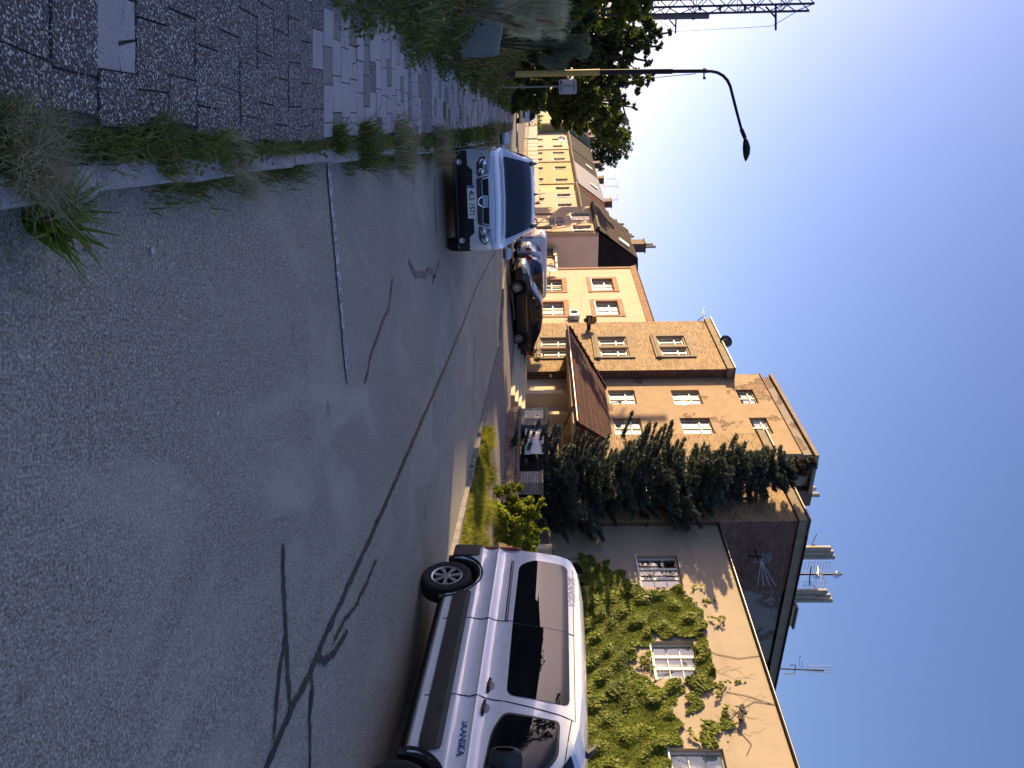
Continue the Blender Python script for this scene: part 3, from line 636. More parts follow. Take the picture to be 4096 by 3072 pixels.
gable_house('terraced_house', 'apricot house with two dark windows left of the ochre house', 57.6, 64.3, 3, 5.68, m_orange, rfE, [(58.6, 60, 3.35, 4.8), (62, 63.4, 3.3, 4.8), (58.6, 60, .9, 2.1), (62, 63.4, .9, 2.1)], chim=[(58.2, .6, 0)], sky=[60])
gable_house('terraced_house', 'pale pink house carrying a white satellite dish below its eaves', 64.4, 75.6, 3, 5.75, m_pale, rfF, [(66, 67.3, 3.4, 4.7), (70.3, 71.6, 3.4, 4.75), (66, 67.3, .9, 2.2), (70.3, 71.6, .9, 2.2)], chim=[(66, .6, 1)])
gable_house('terraced_house', 'pale green house standing forward with violet grey roof', 75.9, 84.5, 1.9, 5.85, m_green, rfG, [(78, 79.6, 3.6, 4.9), (81.6, 82.8, 3.6, 4.9), (78, 79.6, .9, 2.2), (81.6, 82.8, .9, 2.2)], chim=[(77, .6, 0)], sky=[80])
gable_house('terraced_house', 'white house under a rust red roof beyond the pale green house', 84.7, 93.5, 3, 5.95, m_white, rfH, [(86.5, 87.8, 3.5, 4.9), (90, 91.3, 3.5, 4.9), (87, 88.3, .9, 2.2)], chim=[(86, .6, 0)])
gable_house('terraced_house', 'off white house half hidden by the street trees', 93.7, 104, 3, 5.95, m_white, rfE, [(95.5, 97, 3.5, 4.9), (99.5, 101, 3.5, 4.9)])
gable_house('terraced_house', 'yellow house with blue windows, farthest down the street', 104.2, 122, 3, 6.2, m_bright, rfF, [(106, 108, .8, 2.2), (110, 112, .8, 2.2), (107, 108.6, 3.4, 4.8)])
# low annexe between the peach house and the slate gable
An = sthing('annexe', 'low rendered annexe with flat lid between peach house and slate gable', 'annexe', 18, 1, .2)
boxpart(An, 'wall', m_beige, (15.1, 21.5, 1.2, 6, .0, 2.7)); boxpart(An, 'roof', m_brownframe, (15.0, 21.6, 1.0, 6, 2.702, 2.86)); boxpart(An, 'fascia', m_cream, (19.6, 21.55, .96, .998, 2.6, 2.86)); boxpart(An, 'gate_panel', PM('weathered_wood', (.16, .09, .05), .8, .35, 3), (19.7, 21.4, 1.12, 1.198, .2, 2.6))
# ------------------------------------------------------------------ vegetation
def unit(n):
    v = NR.normal(size=(n, 3)); return v/np.linalg.norm(v, axis=1)[:, None]
def cards(P, ln, wd, ax=None, nrm=None):
    """leaf shaped quads: P centres, ln/wd half sizes, ax long axis"""
    n = len(P); ax = unit(n) if ax is None else ax/np.linalg.norm(ax, axis=1)[:, None]
    o = unit(n) if nrm is None else nrm; b = np.cross(ax, o); b /= np.linalg.norm(b, axis=1)[:, None]+1e-9
    ln = np.broadcast_to(ln, n)[:, None]; wd = np.broadcast_to(wd, n)[:, None]
    v = np.stack([P-ax*ln, P+b*wd-ax*ln*.1, P+ax*ln, P-b*wd-ax*ln*.1], 1).reshape(-1, 3)
    return v, np.arange(4*n).reshape(n, 4)
def blades(P, h, w, lean=.35, droop=.3, dirn=None):
    """grass blades of two quads: lean from a random side, tip hanging over"""
    n = len(P); a = NR.uniform(0, 2*np.pi, n); d = np.stack([np.cos(a), np.sin(a), np.zeros(n)], 1)
    if dirn is not None: d = d*.6+np.asarray(dirn); d /= np.linalg.norm(d, axis=1)[:, None]+1e-9
    h = np.broadcast_to(h, n)*NR.uniform(.5, 1.15, n); L = NR.uniform(.2, 1, n)*lean; D = NR.uniform(0, 1, n)*droop
    up = np.array([0, 0, 1.0]); side = np.cross(d, up); b = NR.uniform(0, 2*np.pi, n)[:, None]; side = side*np.cos(b)+d*np.sin(b)
    wv = side*(np.broadcast_to(w, n)*NR.uniform(.7, 1.2, n))[:, None]
    m = P+d*(L*h*.5)[:, None]+up*(h*.6)[:, None]; t = P+d*(h*(L+D*.8))[:, None]+up*(h*(1-.55*D))[:, None]
    v = np.stack([P-wv, P+wv, m+wv*.75, m-wv*.75, t+wv*.12, t-wv*.12], 1).reshape(-1, 3)
    i = np.arange(n)[:, None]*6; return v, np.concatenate([i+np.array([[0, 1, 2, 3]]), i+np.array([[3, 2, 4, 5]])])
def join(parts):
    V = []; Fc = []; k = 0
    for v, f in parts: V.append(v); Fc.append(f+k); k += len(v)
    return np.concatenate(V), np.concatenate(Fc)
cglass_ = glassmat('dark_glass', refl=.05, dark=(.02, .022, .025))
lf_dark = leafmat('dark_foliage', (.028, .046, .016), (.085, .115, .03), .38)
lf_mid = leafmat('green_foliage', (.05, .078, .02), (.15, .175, .04), .42)
lf_yel = leafmat('yellow_green_foliage', (.07, .10, .014), (.19, .20, .03), .5)  # yellow-green is the leaves' own colour
lf_bush = leafmat('ash_leaves', (.14, .185, .018), (.32, .34, .045), .55)
lf_grey = leafmat('grey_green_twigs', (.12, .13, .09), (.26, .26, .18), .2)
lf_ivy = leafmat('ivy_leaves', (.05, .085, .010), (.25, .285, .03), .38, (.42, .43, .07))
lf_spruce = leafmat('spruce_needles', (.035, .052, .050), (.115, .14, .125), .15, (.24, .28, .25))
lf_brown = leafmat('brown_needles', (.05, .022, .015), (.09, .045, .03), .1)
gr_green = leafmat('green_grass', (.075, .10, .022), (.19, .205, .05), .35, (.34, .29, .14))
gr_dry = leafmat('dry_grass', (.22, .19, .11), (.52, .45, .29), .3)
gr_sun = leafmat('verge_grass', (.12, .15, .02), (.34, .31, .06), .5, (.5, .38, .15))
lf_flower = leafmat('yellow_flowers', (.40, .26, .02), (.55, .38, .03), .2)
lf_plantain = leafmat('plantain_leaves', (.09, .14, .018), (.20, .27, .035), .4)
gr_pale = leafmat('bleached_twigs', (.42, .37, .25), (.85, .76, .56), .25)
m_stalk = PM('dry_stalks', (.20, .14, .08), .9, .3, 8)
m_seed = PM('seed_heads', (.10, .05, .025), .9, .3, 30)
lf_thuja = leafmat('golden_thuja', (.12, .10, .01), (.24, .19, .03), .4)
def crown_pts(cl, n):
    """points spread through clumps (centre, radius); more near the skin"""
    vol = np.array([r**2.2 for c, r in cl]); cnt = (n*vol/vol.sum()).astype(int)+4; out = []
    for (c, r), k in zip(cl, cnt):
        # sub-clumps give light and dark masses with gaps
        m = max(5, int(7*r)+4); sc = unit(m)*(NR.uniform(.45, 1.0, m)**.6)[:, None]*r; sr = r*NR.uniform(.22, .5, m)
        pick = NR.integers(0, m, k); q = sc[pick]+unit(k)*(NR.uniform(0, 1, k)**.45*sr[pick])[:, None]; q[:, 2] *= .9; out.append(q+np.array(c))
    return np.concatenate(out)
def tree(name, label, base, cl, n, leaf, mat, group=None, cat='tree', trunk=.14, twigs=0, hang=.3):
    base = Vector(base); r = thing(name, label, cat, base, None, group)
    cl = [(tuple(c), rr) for c, rr in cl]; P = crown_pts(cl, n)
    ax = unit(len(P)); ax[:, 2] -= hang; v, f = cards(P, leaf*NR.uniform(.6, 1.2, len(P)), leaf*.5*NR.uniform(.7, 1.1, len(P)), ax)
    parts = [(v, f)]
    mk('crown', v-np.array(base), f, mat, r)
    mb = MB(); cen = sum((Vector(c) for c, _ in cl), Vector())/len(cl); fork = base.lerp(Vector((base.x*.6+cen.x*.4, base.y*.6+cen.y*.4, cen.z)), .55)
    mb.tube([base-Vector((0, 0, .1)), base.lerp(fork, .5)+Vector((RN.uniform(-.1, .1), RN.uniform(-.1, .1), 0)), fork], [trunk, trunk*.8, trunk*.65], 8)
    for c, rr in cl:
        c = Vector(c); m = fork.lerp(c, .5)+Vector((RN.uniform(-.2, .2), RN.uniform(-.2, .2), .1*rr)); mb.tube([fork, m, c, c+Vector((RN.uniform(-1, 1), RN.uniform(-1, 1), .6))*rr*.7], [trunk*.5, trunk*.3, trunk*.16, trunk*.05], 6)
    mb.build('trunk', m_bark, r, smooth=True); return r
def pxc(l, d): # clumps given as photo points and photo radii at one distance
    return [(AT(x, y, d*(1+RN.uniform(-.03, .03))), rr*d/FPX) for x, y, rr in l]
def gnd(x, y): # level of the bank on the left
    k = px_of(SLL, max(.2, y)) if y < 45 else px_of(SLL, 45)-(y-45)*.58; d = k-x
    return Hroad(x, y)+.07+interp(d, [(0, 0), (.5, .09), (1.2, .31), (2.5, .68), (5, .98), (9, 1.08), (16, .93), (30, .7)])*(.65+.35*smooth((y-3)/8))
def onbank(x, y): return Vector((x, y, gnd(x, y)))
p = AT(2450, -140, 15)
tree('broadleaf_tree', 'yellow green tree reaching in at the left edge nearest the camera', onbank(p.x, p.y), pxc([(2480, 20, 95), (2400, -40, 120), (2330, 20, 70), (2550, 55, 45), (2560, 10, 60), (2300, -90, 120), (2480, -150, 160), (2600, -40, 50)], 15), 5200, .075, lf_yel, 'trees on the left bank', trunk=.12)
p = AT(2200, 190, 37)
tree('broadleaf_tree', 'tall dark dense tree left of the yellow lamp post', onbank(p.x, p.y), pxc([(2200, 180, 90), (2290, 190, 110), (2380, 150, 110), (2350, 270, 85), (2460, 120, 85), (2470, 220, 85), (2560, 110, 62), (2550, 190, 62), (2520, 260, 50), (2430, 300, 50), (2620, 150, 30), (2640, 120, 22), (2680, 130, 12), (2640, 185, 18), (2280, 70, 120), (2420, 40, 90), (2590, 245, 20)], 37), 19000, .14, lf_dark, 'trees on the left bank', trunk=.3)
p = AT(2150, 395, 45)
tree('broadleaf_tree', 'green tree spreading right behind the lamp post and square sign', onbank(p.x, p.y), pxc([(2200, 330, 75), (2290, 350, 85), (2380, 360, 75), (2460, 340, 65), (2530, 330, 48), (2580, 320, 25), (2610, 300, 22), (2230, 420, 62), (2310, 440, 60), (2390, 440, 55), (2460, 410, 42), (2250, 480, 38), (2330, 500, 36), (2390, 505, 30), (2190, 380, 60), (2500, 400, 20), (2540, 430, 12)], 45), 18000, .15, lf_mid, 'trees on the left bank', trunk=.25)
p = AT(2160, 300, 64)
tree('broadleaf_tree', 'airy tree in the gap beneath the second street lamp', Vector((p.x, p.y, -.4)), pxc([(2440, 455, 45), (2470, 500, 45), (2400, 520, 38), (2480, 545, 38), (2430, 560, 34), (2300, 420, 80), (2360, 460, 60)], 66), 9000, .18, lf_mid, 'trees on the left bank', trunk=.22)
p = AT(2160, 560, 122)
tree('broadleaf_tree', 'rounded far tree rising above the roofs of the house row', Vector((p.x, p.y, -.6)), pxc([(2420, 500, 60), (2470, 510, 50), (2485, 560, 50), (2440, 560, 55), (2480, 605, 42), (2430, 620, 46), (2400, 655, 30), (2455, 640, 26), (2390, 590, 60), (2500, 530, 26)], 122), 7000, .27, lf_dark, None, trunk=.35)
# trees beside the photographer, outside the frame on the left, that shade the street
for (x, y, h, r, lab) in ((-20, 12, 8.0, 3.0, 'tallest tree at the back of the bank'), (-20.5, 18.2, 10.5, 3.3, 'broad tree at the back of the bank')):
    b = onbank(x, y); cl = [((x+RN.uniform(-1, 1)*r*.6, y+RN.uniform(-1, 1)*r*.7, b.z+h*t), r*q) for t, q in ((.3, .6), (.45, .7), (.5, .7), (.62, .65), (.75, .5), (.88, .3))]
    tree('broadleaf_tree', lab, b, cl, 4200, .16, lf_dark, 'trees on the left bank', trunk=.2)
# unseen shed added left of the bank to keep low sun off the street
Rs = thing('shade_shed', 'unseen long shed added beyond the bank at the left to shade the street', 'shed', (-27, 14, .5)); mb = MB(); mb.box(-30, -24, -8, 27.5, -.6, 6.4); mb.box(-30, -24.2, 27.505, 40, -.6, 5.1); mb.build('shed_wall', m_stone, Rs)
mb = MB(); mb.prism([(-30.4, 6.4), (-23.6, 6.4), (-27, 8.3)], lambda u, v, d: (u, d, v), -8.3, 27.8); mb.prism([(-30.4, 5.1), (-23.9, 5.1), (-27, 6.1)], lambda u, v, d: (u, d, v), 27.805, 40.3); mb.build('roof', rfE, Rs)
for k in range(6):
    mb = MB(); y0 = -5+k*5; mb.box(-24.0, -23.93, y0, y0+1.6, 2.0, 4.6); wn = mb.build('window', m_frame, Rs); mb = MB(); mb.box(-23.929, -23.92, y0+.1, y0+1.5, 2.1, 4.5); mb.build('pane', cglass_, wn)
for (x, y, h, r) in ((-38, 36, 8.2, 3.4), (-40, 45, 8.6, 3.6), (-39, 54, 8.0, 3.4)):  # row out of view, added for the treeline reflected in the van windows
    b = onbank(x, y); cl = [((x+RN.uniform(-1, 1)*r*.7, y+RN.uniform(-1, 1)*r*.9, b.z+h*t), r*q) for t, q in ((.25, .7), (.4, .8), (.5, .75), (.62, .7), (.75, .5), (.85, .35))]
    tree('broadleaf_tree', 'unseen tree at the railway line far left, %s of three in a row' % {36: 'nearest', 45: 'middle', 54: 'last'}[y], b, cl, 4200, .24, lf_dark, 'trees on the left bank', trunk=.25)
# shrubs at the left
def shrub(name, label, cl, n, leaf, mat, asp=.45, hang=0, twig=None, up=0.0, cat='shrub'):
    c0 = cl[0][0]; b = onbank(c0[0], c0[1]); r = thing(name, label, cat, b)
    P = crown_pts(cl, n); ax = unit(len(P)); ax[:, 2] += up-hang
    if up: cc = np.array(sum((Vector(c) for c, _ in cl), Vector())/len(cl)); cc[2] = b.z; ax = ax*.5+(P-cc)/np.linalg.norm(P-cc, axis=1)[:, None]
    v, f = cards(P, leaf*NR.uniform(.6, 1.2, len(P)), leaf*asp, ax); mk('foliage', v-np.array(b), f, mat, r)
    mb = MB()
    for c, rr in cl: mb.tube([b-Vector((0, 0, .1)), b.lerp(Vector(c), .5)+Vector((0, 0, rr*.3)), Vector(c)], [.03, .02, .01], 5)
    mb.build('stem', twig or m_bark, r); return r
shrub('dry_shrub', 'pale dead brushwood hanging over the concrete block at the left edge', pxc([(2080, 30, 75), (2130, 70, 75), (2190, 40, 70), (2100, 110, 50), (2220, 90, 45), (2060, -40, 90), (2150, -60, 110)], 11.2), 7000, .17, gr_pale, .022, twig=m_stalk, up=.35)
shrub('grey_shrub', 'soft grey green broom like shrub behind the dead brushwood', pxc([(2200, 160, 80), (2270, 130, 80), (2290, 200, 65), (2230, 230, 60), (2320, 160, 40), (2180, 100, 70), (2250, 70, 60)], 17), 15000, .13, lf_grey, .03, up=.45)
shrub('green_shrub', 'dark green shrub around the foot of the yellow lamp post', pxc([(2080, 230, 70), (2120, 270, 60), (2150, 330, 60), (2090, 330, 60), (2200, 270, 60), (2160, 390, 40), (2080, 400, 40), (2150, 200, 80)], 28), 6500, .10, lf_dark)
shrub('green_shrub', 'leafy green bush by the far end of the slab pavement', pxc([(2090, 400, 40), (2120, 420, 45), (2075, 440, 30), (2150, 380, 45), (2060, 420, 30), (2160, 430, 25)], 40), 4500, .12, lf_mid)
shrub('green_shrub', 'ragged dark bush filling the space under the yellow green tree', pxc([(2290, 60, 90), (2240, 10, 90), (2340, 110, 60), (2200, -60, 90), (2380, 60, 60)], 24), 5200, .11, lf_dark)
# weeds along the inner edge of the slab pavement (nobody could count them)
def along(pl, n, ya, yb, lo, hi, pw=1.0):
    y = ya+(yb-ya)*NR.uniform(0, 1, n)**pw; e = np.array([px_of(pl, q) for q in y]); d = NR.uniform(0, 1, n)**1.3*(hi-lo)+lo; return e-d, y, d
parts = []; parts2 = []; fl = []
x, y, d = along(SLL, 60000, 3.2, 46, -.05, 4.6, 1.5); x += NR.normal(size=len(x))*.08+.12*np.sin(y*2.3)
z = np.array([gnd(a, b) for a, b in zip(x, y)]); hh = np.clip(.10+.3*np.clip(d, 0, 1.6), .08, .55)*(1+.35*np.sin(y*1.7+x*2.1))
P = np.stack([x, y, z], 1); V1 = blades(P[:34000], hh[:34000], .004+.0003*y[:34000], .5, .5)
k = slice(34000, 60000); q = P[k].copy(); q[:, 2] += hh[k]*NR.uniform(.1, 1.1, 26000); V2 = cards(q, .026+.0011*y[k], .014+.0006*y[k])
mk('weeds', *V1, gr_green, kind='stuff'); mk('weeds', *V2, lf_mid, kind='stuff')
k = NR.integers(0, len(P), 6000); q = P[k]; mk('dry_grass', *blades(q, hh[k]*1.7, .004+.0002*y[k], .6, .6), gr_dry, kind='stuff')
k = NR.integers(0, len(P), 2200); k = k[(y[k] > 6) & (y[k] < 17) & (d[k] > .3)]; k = k[np.sin(y[k]*1.3+x[k]) > .25]; q = P[k].copy(); q[:, 2] += hh[k]*1.05; mk('yellow_flowers', *cards(q, .028, .02), lf_flower, kind='stuff')
# grass on the strip behind the kerb and in the gutter
n = 30000; y = .8+33*NR.uniform(0, 1, n)**1.55; a = np.array([px_of(SLR, q) for q in y]); b = np.array([px_of(KERB, q)-.1 for q in y]); t = NR.normal(size=n)*.30+.5
x = a+(b-a)*t; dens = np.sin(y*3.1)+np.sin(y*7.7+1)+NR.normal(size=n)*.9; ok = (dens > -.35) & ~((y > 2.3) & (y < 2.75) & (x > -.75)); x, y = x[ok], y[ok]
z = np.array([Hroad(p_, q_)+.09 for p_, q_ in zip(x, y)]); P = np.stack([x, y, z], 1); mk('kerb_grass', *blades(P, .045+.055*NR.uniform(0, 1, len(P))**2+.03*(np.sin(y*2.1) > .3), .0028+.0003*y, .7, .6), gr_green, kind='stuff')
n = 5200; y = 2.6+26*NR.uniform(0, 1, n)**1.3; x = np.array([px_of(KERB, q) for q in y])+np.abs(NR.normal(size=n))*.05; ok = np.sin(y*1.9)+np.sin(y*4.3)+NR.normal(size=n)*.5 > .25; x, y = x[ok], y[ok]
P = np.stack([x, y, [Hroad(p_, q_) for p_, q_ in zip(x, y)]], 1); mk('gutter_grass', *blades(P, .07+.07*NR.uniform(0, 1, len(P)), .0028+.0003*y, .8, .7), gr_green, kind='stuff')
n = 1500; y = 1.6+14*NR.uniform(0, 1, n)**1.6; x = np.array([px_of(KERB, q) for q in y])+NR.normal(size=n)*.28+.05; P = np.stack([x, y, [Hroad(a, b)+(.1 if a < px_of(KERB, b) else .004)+.006 for a, b in zip(x, y)]], 1)
up_ = np.tile(np.array([0, 0, 1.0]), (n, 1))+NR.normal(size=(n, 3))*.25; ax = unit(n); ax[:, 2] *= .15; mk('leaf_litter', *cards(P, NR.uniform(.005, .018, n), NR.uniform(.003, .008, n), ax, up_), gr_dry, kind='stuff')
n = 5200; y = 1.2+24*NR.uniform(0, 1, n)**1.5; a = np.array([px_of(SLR, q) for q in y]); b = np.array([px_of(KERB, q)-.05 for q in y]); x = a+(b-a)*(NR.normal(size=n)*.28+.55); k = np.sin(y*5.3+x*4)+np.sin(y*2.2)+NR.normal(size=n)*.5 > .5; x, y = x[k], y[k]; P = np.stack([x, y, [Hroad(p_, q_)+.1 for p_, q_ in zip(x, y)]+NR.uniform(0, .085, len(x))*(1+.05*y)], 1)
mk('kerb_weeds', *cards(P, .009+.0016*y, .006+.001*y), lf_mid, kind='stuff')
# distinct dry tussocks on the kerb strip
def tussock(label, X, Y, z, n, h, mat, w=.003, lean=.8, rad=.07, heads=0, group=None, dirn=None, name='grass_tuft'):
    c = G(X, Y, z); a = NR.uniform(0, 2*np.pi, n); r = NR.uniform(0, 1, n)**.6*rad; P = np.stack([c.x+r*np.cos(a), c.y+r*np.sin(a), np.full(n, c.z-.01)], 1)-np.array(c)
    o = mk(name, *blades(P, h, w, lean, .8, dirn), mat); o.location = c; tag(o, label, 'grass tuft', group); return o
tussock('large straw coloured grass tussock at the near end of the kerb', 90, 630, .09, 1100, .15, gr_dry, .0013, 1.2, .13)
tussock('green undergrowth of the straw coloured tussock by the near kerb', 40, 590, .09, 900, .085, gr_green, .003, .9, .12)
tussock('bushy green grass tuft in the middle of the kerb strip', 640, 590, .09, 420, .12, gr_green, .003, .9, .12)
tussock('pale feathery grass tuft bending over the kerb before the white line', 900, 600, .09, 260, .17, gr_dry, .0024, 1.0, .12, dirn=(.5, .6, 0))
tussock('pale feathery tuft in the gutter next to the white line', 960, 690, .0, 240, .15, gr_dry, .0022, 1.0, .14, dirn=(.4, .7, 0))
tussock('small dark green tuft between slabs and kerb', 1340, 556, .09, 300, .16, gr_green, .004, .8, .1)
tussock('broad pale grass clump on the kerb left of the silver car', 1590, 585, .09, 600, .3, gr_dry, .005, .9, .28)
tussock('yellowish grass clump behind the front bumper of the silver car', 1740, 590, .09, 500, .36, gr_dry, .005, .9, .3)
tussock('dark green weed clump beside the last near slabs', 1450, 585, .09, 500, .24, gr_green, .005, .9, .2)
tussock('far pale tuft at the road end of the slab pavement', 1960, 562, .09, 500, .5, gr_dry, .008, .9, .6)
# plantain with seed stalks in the gutter
c = G(125, 885, 0); o = thing('plantain', 'bright green broad leaved plantain rosette growing in the gutter', 'plant', c)
n = 170; a = NR.uniform(0, 2*np.pi, n); P = np.stack([.035*np.cos(a), .035*np.sin(a), np.zeros(n)], 1)
mk('leaf_rosette', *blades(P, .18, .010, 1.0, .5), lf_plantain, o); mb = MB(); sd = MB()
for k in range(11):
    an = RN.uniform(-.9, 1.0); L = RN.uniform(.18, .34); d = Vector((math.sin(an), math.cos(an), 0)); e = d*L*.9+Vector((0, 0, L*.55)); mb.tube([(0, 0, 0), e*.5+Vector((0, 0, .04)), e], .0012, 4)
    u = (e-(e*.5+Vector((0, 0, .04)))).normalized(); sd.tube([e, e+u*.012, e+u*.03, e+u*.036], [.002, .0042, .0038, .001], 6)
mb.build('stalks', m_stalk, o); sd.build('seed_heads', m_seed, o, smooth=True)
mb = MB()
for k in range(26):
    X, Y = RN.choice([(40, 700), (120, 760), (30, 590), (250, 720)]); b = G(X+RN.uniform(-40, 40), Y+RN.uniform(-50, 50), .08); d = Vector((RN.uniform(-1, 1), RN.uniform(-.3, 1), RN.uniform(.1, .9))).normalized()*RN.uniform(.1, .3)
    mb.tube([b, b+d*.5+Vector((0, 0, .02)), b+d], .0009, 4)
o = mb.build('dry_stalks', gr_dry); tag(o, 'loose bleached stalks sticking out around the near tussock', 'dry stalks')
# litter on the road
for X, Y, L, c, lab in ((610, 1000, .035, (.5, .48, .46), 'small white scrap of paper lying on the asphalt'), (640, 970, .03, (.45, .38, .22), 'pale yellow leaf beside the paper scrap'), (352, 985, .04, (.22, .13, .09), 'brown leaf on the road below the plantain'), (870, 1650, .025, (.6, .6, .6), 'tiny white pebble in the middle of the road')):
    c0 = G(X, Y, .006); mb = MB(); a = RN.uniform(0, 3); mb.T = Matrix.Rotation(a, 4, 'Z')
    mb.grid([[(-L/2, -L*.3, .002), (0, -L*.42, .006), (L/2, -L*.1, .003)], [(-L/2, L*.1, .004), (0, 0, .009), (L*.6, .0, .002)], [(-L*.4, L*.3, .001), (0, L*.38, .004), (L/2, L*.2, .006)]])
    o = mb.build('litter', PM('litter_'+str(X), c, .8, .2, 30)); o.location = c0; tag(o, lab, 'litter')
# verge on the right
def vz(x, y): return H(x, y)
n = 42000; s = NR.uniform(-28, -16.2, n); t = NR.uniform(0, 1, n); k = np.array([wk(q) for q in s]); wd = np.interp(s, [-27, -22, -19, -16.2], [2.3, 1.9, 1.2, .05]); w = k+.12+t*wd
p = np.stack([T0.x+DV.x*s+MV.x*w, T0.y+DV.y*s+MV.y*w], 1); z = np.array([H(a, b) for a, b in p]); P = np.stack([p[:, 0], p[:, 1], z], 1)
mk('verge_grass', *blades(P, (.16+.42*t)*(.75+.35*np.sin(s*5)*np.sin(w*4)), .0055, .5, .6), gr_sun, kind='stuff')
mb = MB()
for ss0, ss1 in zip(axis([(-28, -16, 16)])[:-1], axis([(-28, -16, 16)])[1:]):
    r = []
    for q in (ss0, ss1):
        L = []
        for tt in (0, .5, 1): ww = wk(q)+.12+tt*interp(q, [(-27, 2.3), (-22, 1.9), (-19, 1.2), (-16, .03)]); pp = W(q, ww); L.append((pp.x, pp.y, H(pp.x, pp.y)+.012))
        r.append(L)
    mb.grid(r)
mb.build('verge_soil', m_dirt, kind='structure')
# sunlit ash sapling
def bush(name, label, base, cl, n, leaf, mat, cat='bush', asp=.4, hang=.5):
    r = thing(name, label, cat, base); P = crown_pts(cl, n); ax = unit(len(P)); ax[:, 2] -= hang
    v, f = cards(P, leaf*NR.uniform(.6, 1.3, len(P)), leaf*asp, ax); mk('foliage', v-np.array(base), f, mat, r); mb = MB()
    for c, rr in cl: mb.tube([Vector(base), Vector(base).lerp(Vector(c), .5)+Vector((0, 0, .15)), Vector(c)], [.03, .02, .008], 5)
    mb.build('stem', m_bark, r); return r
pb = AT(2000, 2090, 21); pb.z = H(pb.x, pb.y)
bush('ash_sapling', 'sunlit yellow green sapling on the verge left of the van', pb, pxc([(2010, 2000, 58), (2050, 1990, 62), (2030, 2060, 70), (2090, 2050, 55), (2130, 2030, 35), (2080, 2120, 55), (2120, 2110, 45), (2150, 2150, 30), (2040, 2130, 55), (2140, 2080, 30), (2010, 2120, 45), (2120, 2170, 45), (2060, 2190, 60), (2000, 2060, 40), (2050, 1950, 22), (1995, 1965, 22), (2165, 2010, 14), (2180, 2120, 12)], 21), 13000, .07, lf_bush)
tb = W(-22.6, -.75); tb.z = .3
bush('thuja', 'golden green thuja hedge plant behind the roof of the white van', tb, [((tb.x+RN.uniform(-.5, .5), tb.y+RN.uniform(-.9, .9), zz), rr) for zz, rr in ((.8, .5), (1.3, .55), (1.8, .5), (2.2, .45), (2.5, .35), (1.6, .6), (2.62, .22))], 5000, .07, lf_thuja, asp=.16, hang=-.9)
# spruce
sx, sy = AT(2200, 1955, 27.9).xy; sb = Vector((sx, sy, .3)); S_ = thing('spruce', 'tall dark blue green spruce standing in front of the brick tower', 'tree', sb); Hs = AT(3270, 1850, 27.9).z-.3
tp = []; bp = []; mb = MB(); lean = Vector((AT(3240, 1850, 27.9).x-sx, 0, Hs)); trk = [Vector((lean.x*q**2.3, lean.y*q**2.3, lean.z*q-.1)) for q in (0, .25, .5, .75, 1)]; mb.tube(trk, [.2, .16, .12, .07, .02], 8)
for bi in range(760):
    f = (bi+RN.random())/760; f = .02+.975*f**1.12; Rr = interp(f, [(0, 1.8), (.08, 2.25), (.3, 2.3), (.5, 2.0), (.65, 1.65), (.78, 1.2), (.9, .7), (1, .12)])
    a = RN.uniform(0, 2*math.pi); a = a if bi % 3 else round(a/1.25)*1.25+RN.gauss(0, .2); L = Rr*RN.uniform(.5, 1.05)*(1+.22*math.sin(f*17+a*2)+.13*math.sin(f*41-a*3)); d = Vector((math.cos(a), math.sin(a), 0)); c = Vector((lean.x*f**2.3, lean.y*f**2.3, lean.z*f)); dr = RN.uniform(.04, .16)
    pts = [c, c+d*L*.35+Vector((0, 0, -dr*.4*L)), c+d*L*.7+Vector((0, 0, -dr*L)), c+d*L+Vector((0, 0, (.06-dr*.5)*L))]; mb.tube(pts, [.022, .016, .01, .004], 4, False)
    m = int(16+L*52); t = NR.uniform(.15, 1, m)**.7; pp = np.array([np.array(pts[min(2, int(q*3))].lerp(pts[min(2, int(q*3))+1], q*3-min(2, int(q*3)))) for q in t])
    sp = .03+.24*(1-t)*L*NR.uniform(.1, 1, m)+.08*NR.uniform(0, 1, m); side = np.array([-d.y, d.x, 0]); sg = NR.choice([-1, 1], m); pp += side*(sp*sg)[:, None]; pp[:, 2] -= sp*.25*NR.uniform(-.3, 1, m)
    ax = np.array(d)*.7+side*(sg*.7)[:, None]+NR.normal(size=(m, 3))*.3; ax[:, 2] += .35
    tgt = bp if f > .93 and RN.random() < .6 else tp
    for rep in range(6): tgt.append(cards(pp+NR.normal(size=(m, 3))*.025, NR.uniform(.05, .10, m), .013, ax+NR.normal(size=(m, 3))*.45))
nc = 11000; fz = NR.uniform(.03, .93, nc); rz = np.interp(fz, [0, .3, .5, .65, .78, .93], [1.5, 1.6, 1.4, 1.15, .8, .35])*np.sqrt(NR.uniform(0, .55, nc)); az = NR.uniform(0, 6.28, nc); tp.append(cards(np.stack([lean.x*fz**2.3+rz*np.cos(az), rz*np.sin(az), lean.z*fz], 1), NR.uniform(.06, .13, nc), .025))
mk('needles', *join(tp), lf_spruce, S_)
if bp: mk('brown_top', *join(bp), lf_brown, S_)
mb.v = [(a+sb.x, b+sb.y, c+sb.z) for a, b, c in mb.v]; mb.build('trunk', m_bark, S_, smooth=True)
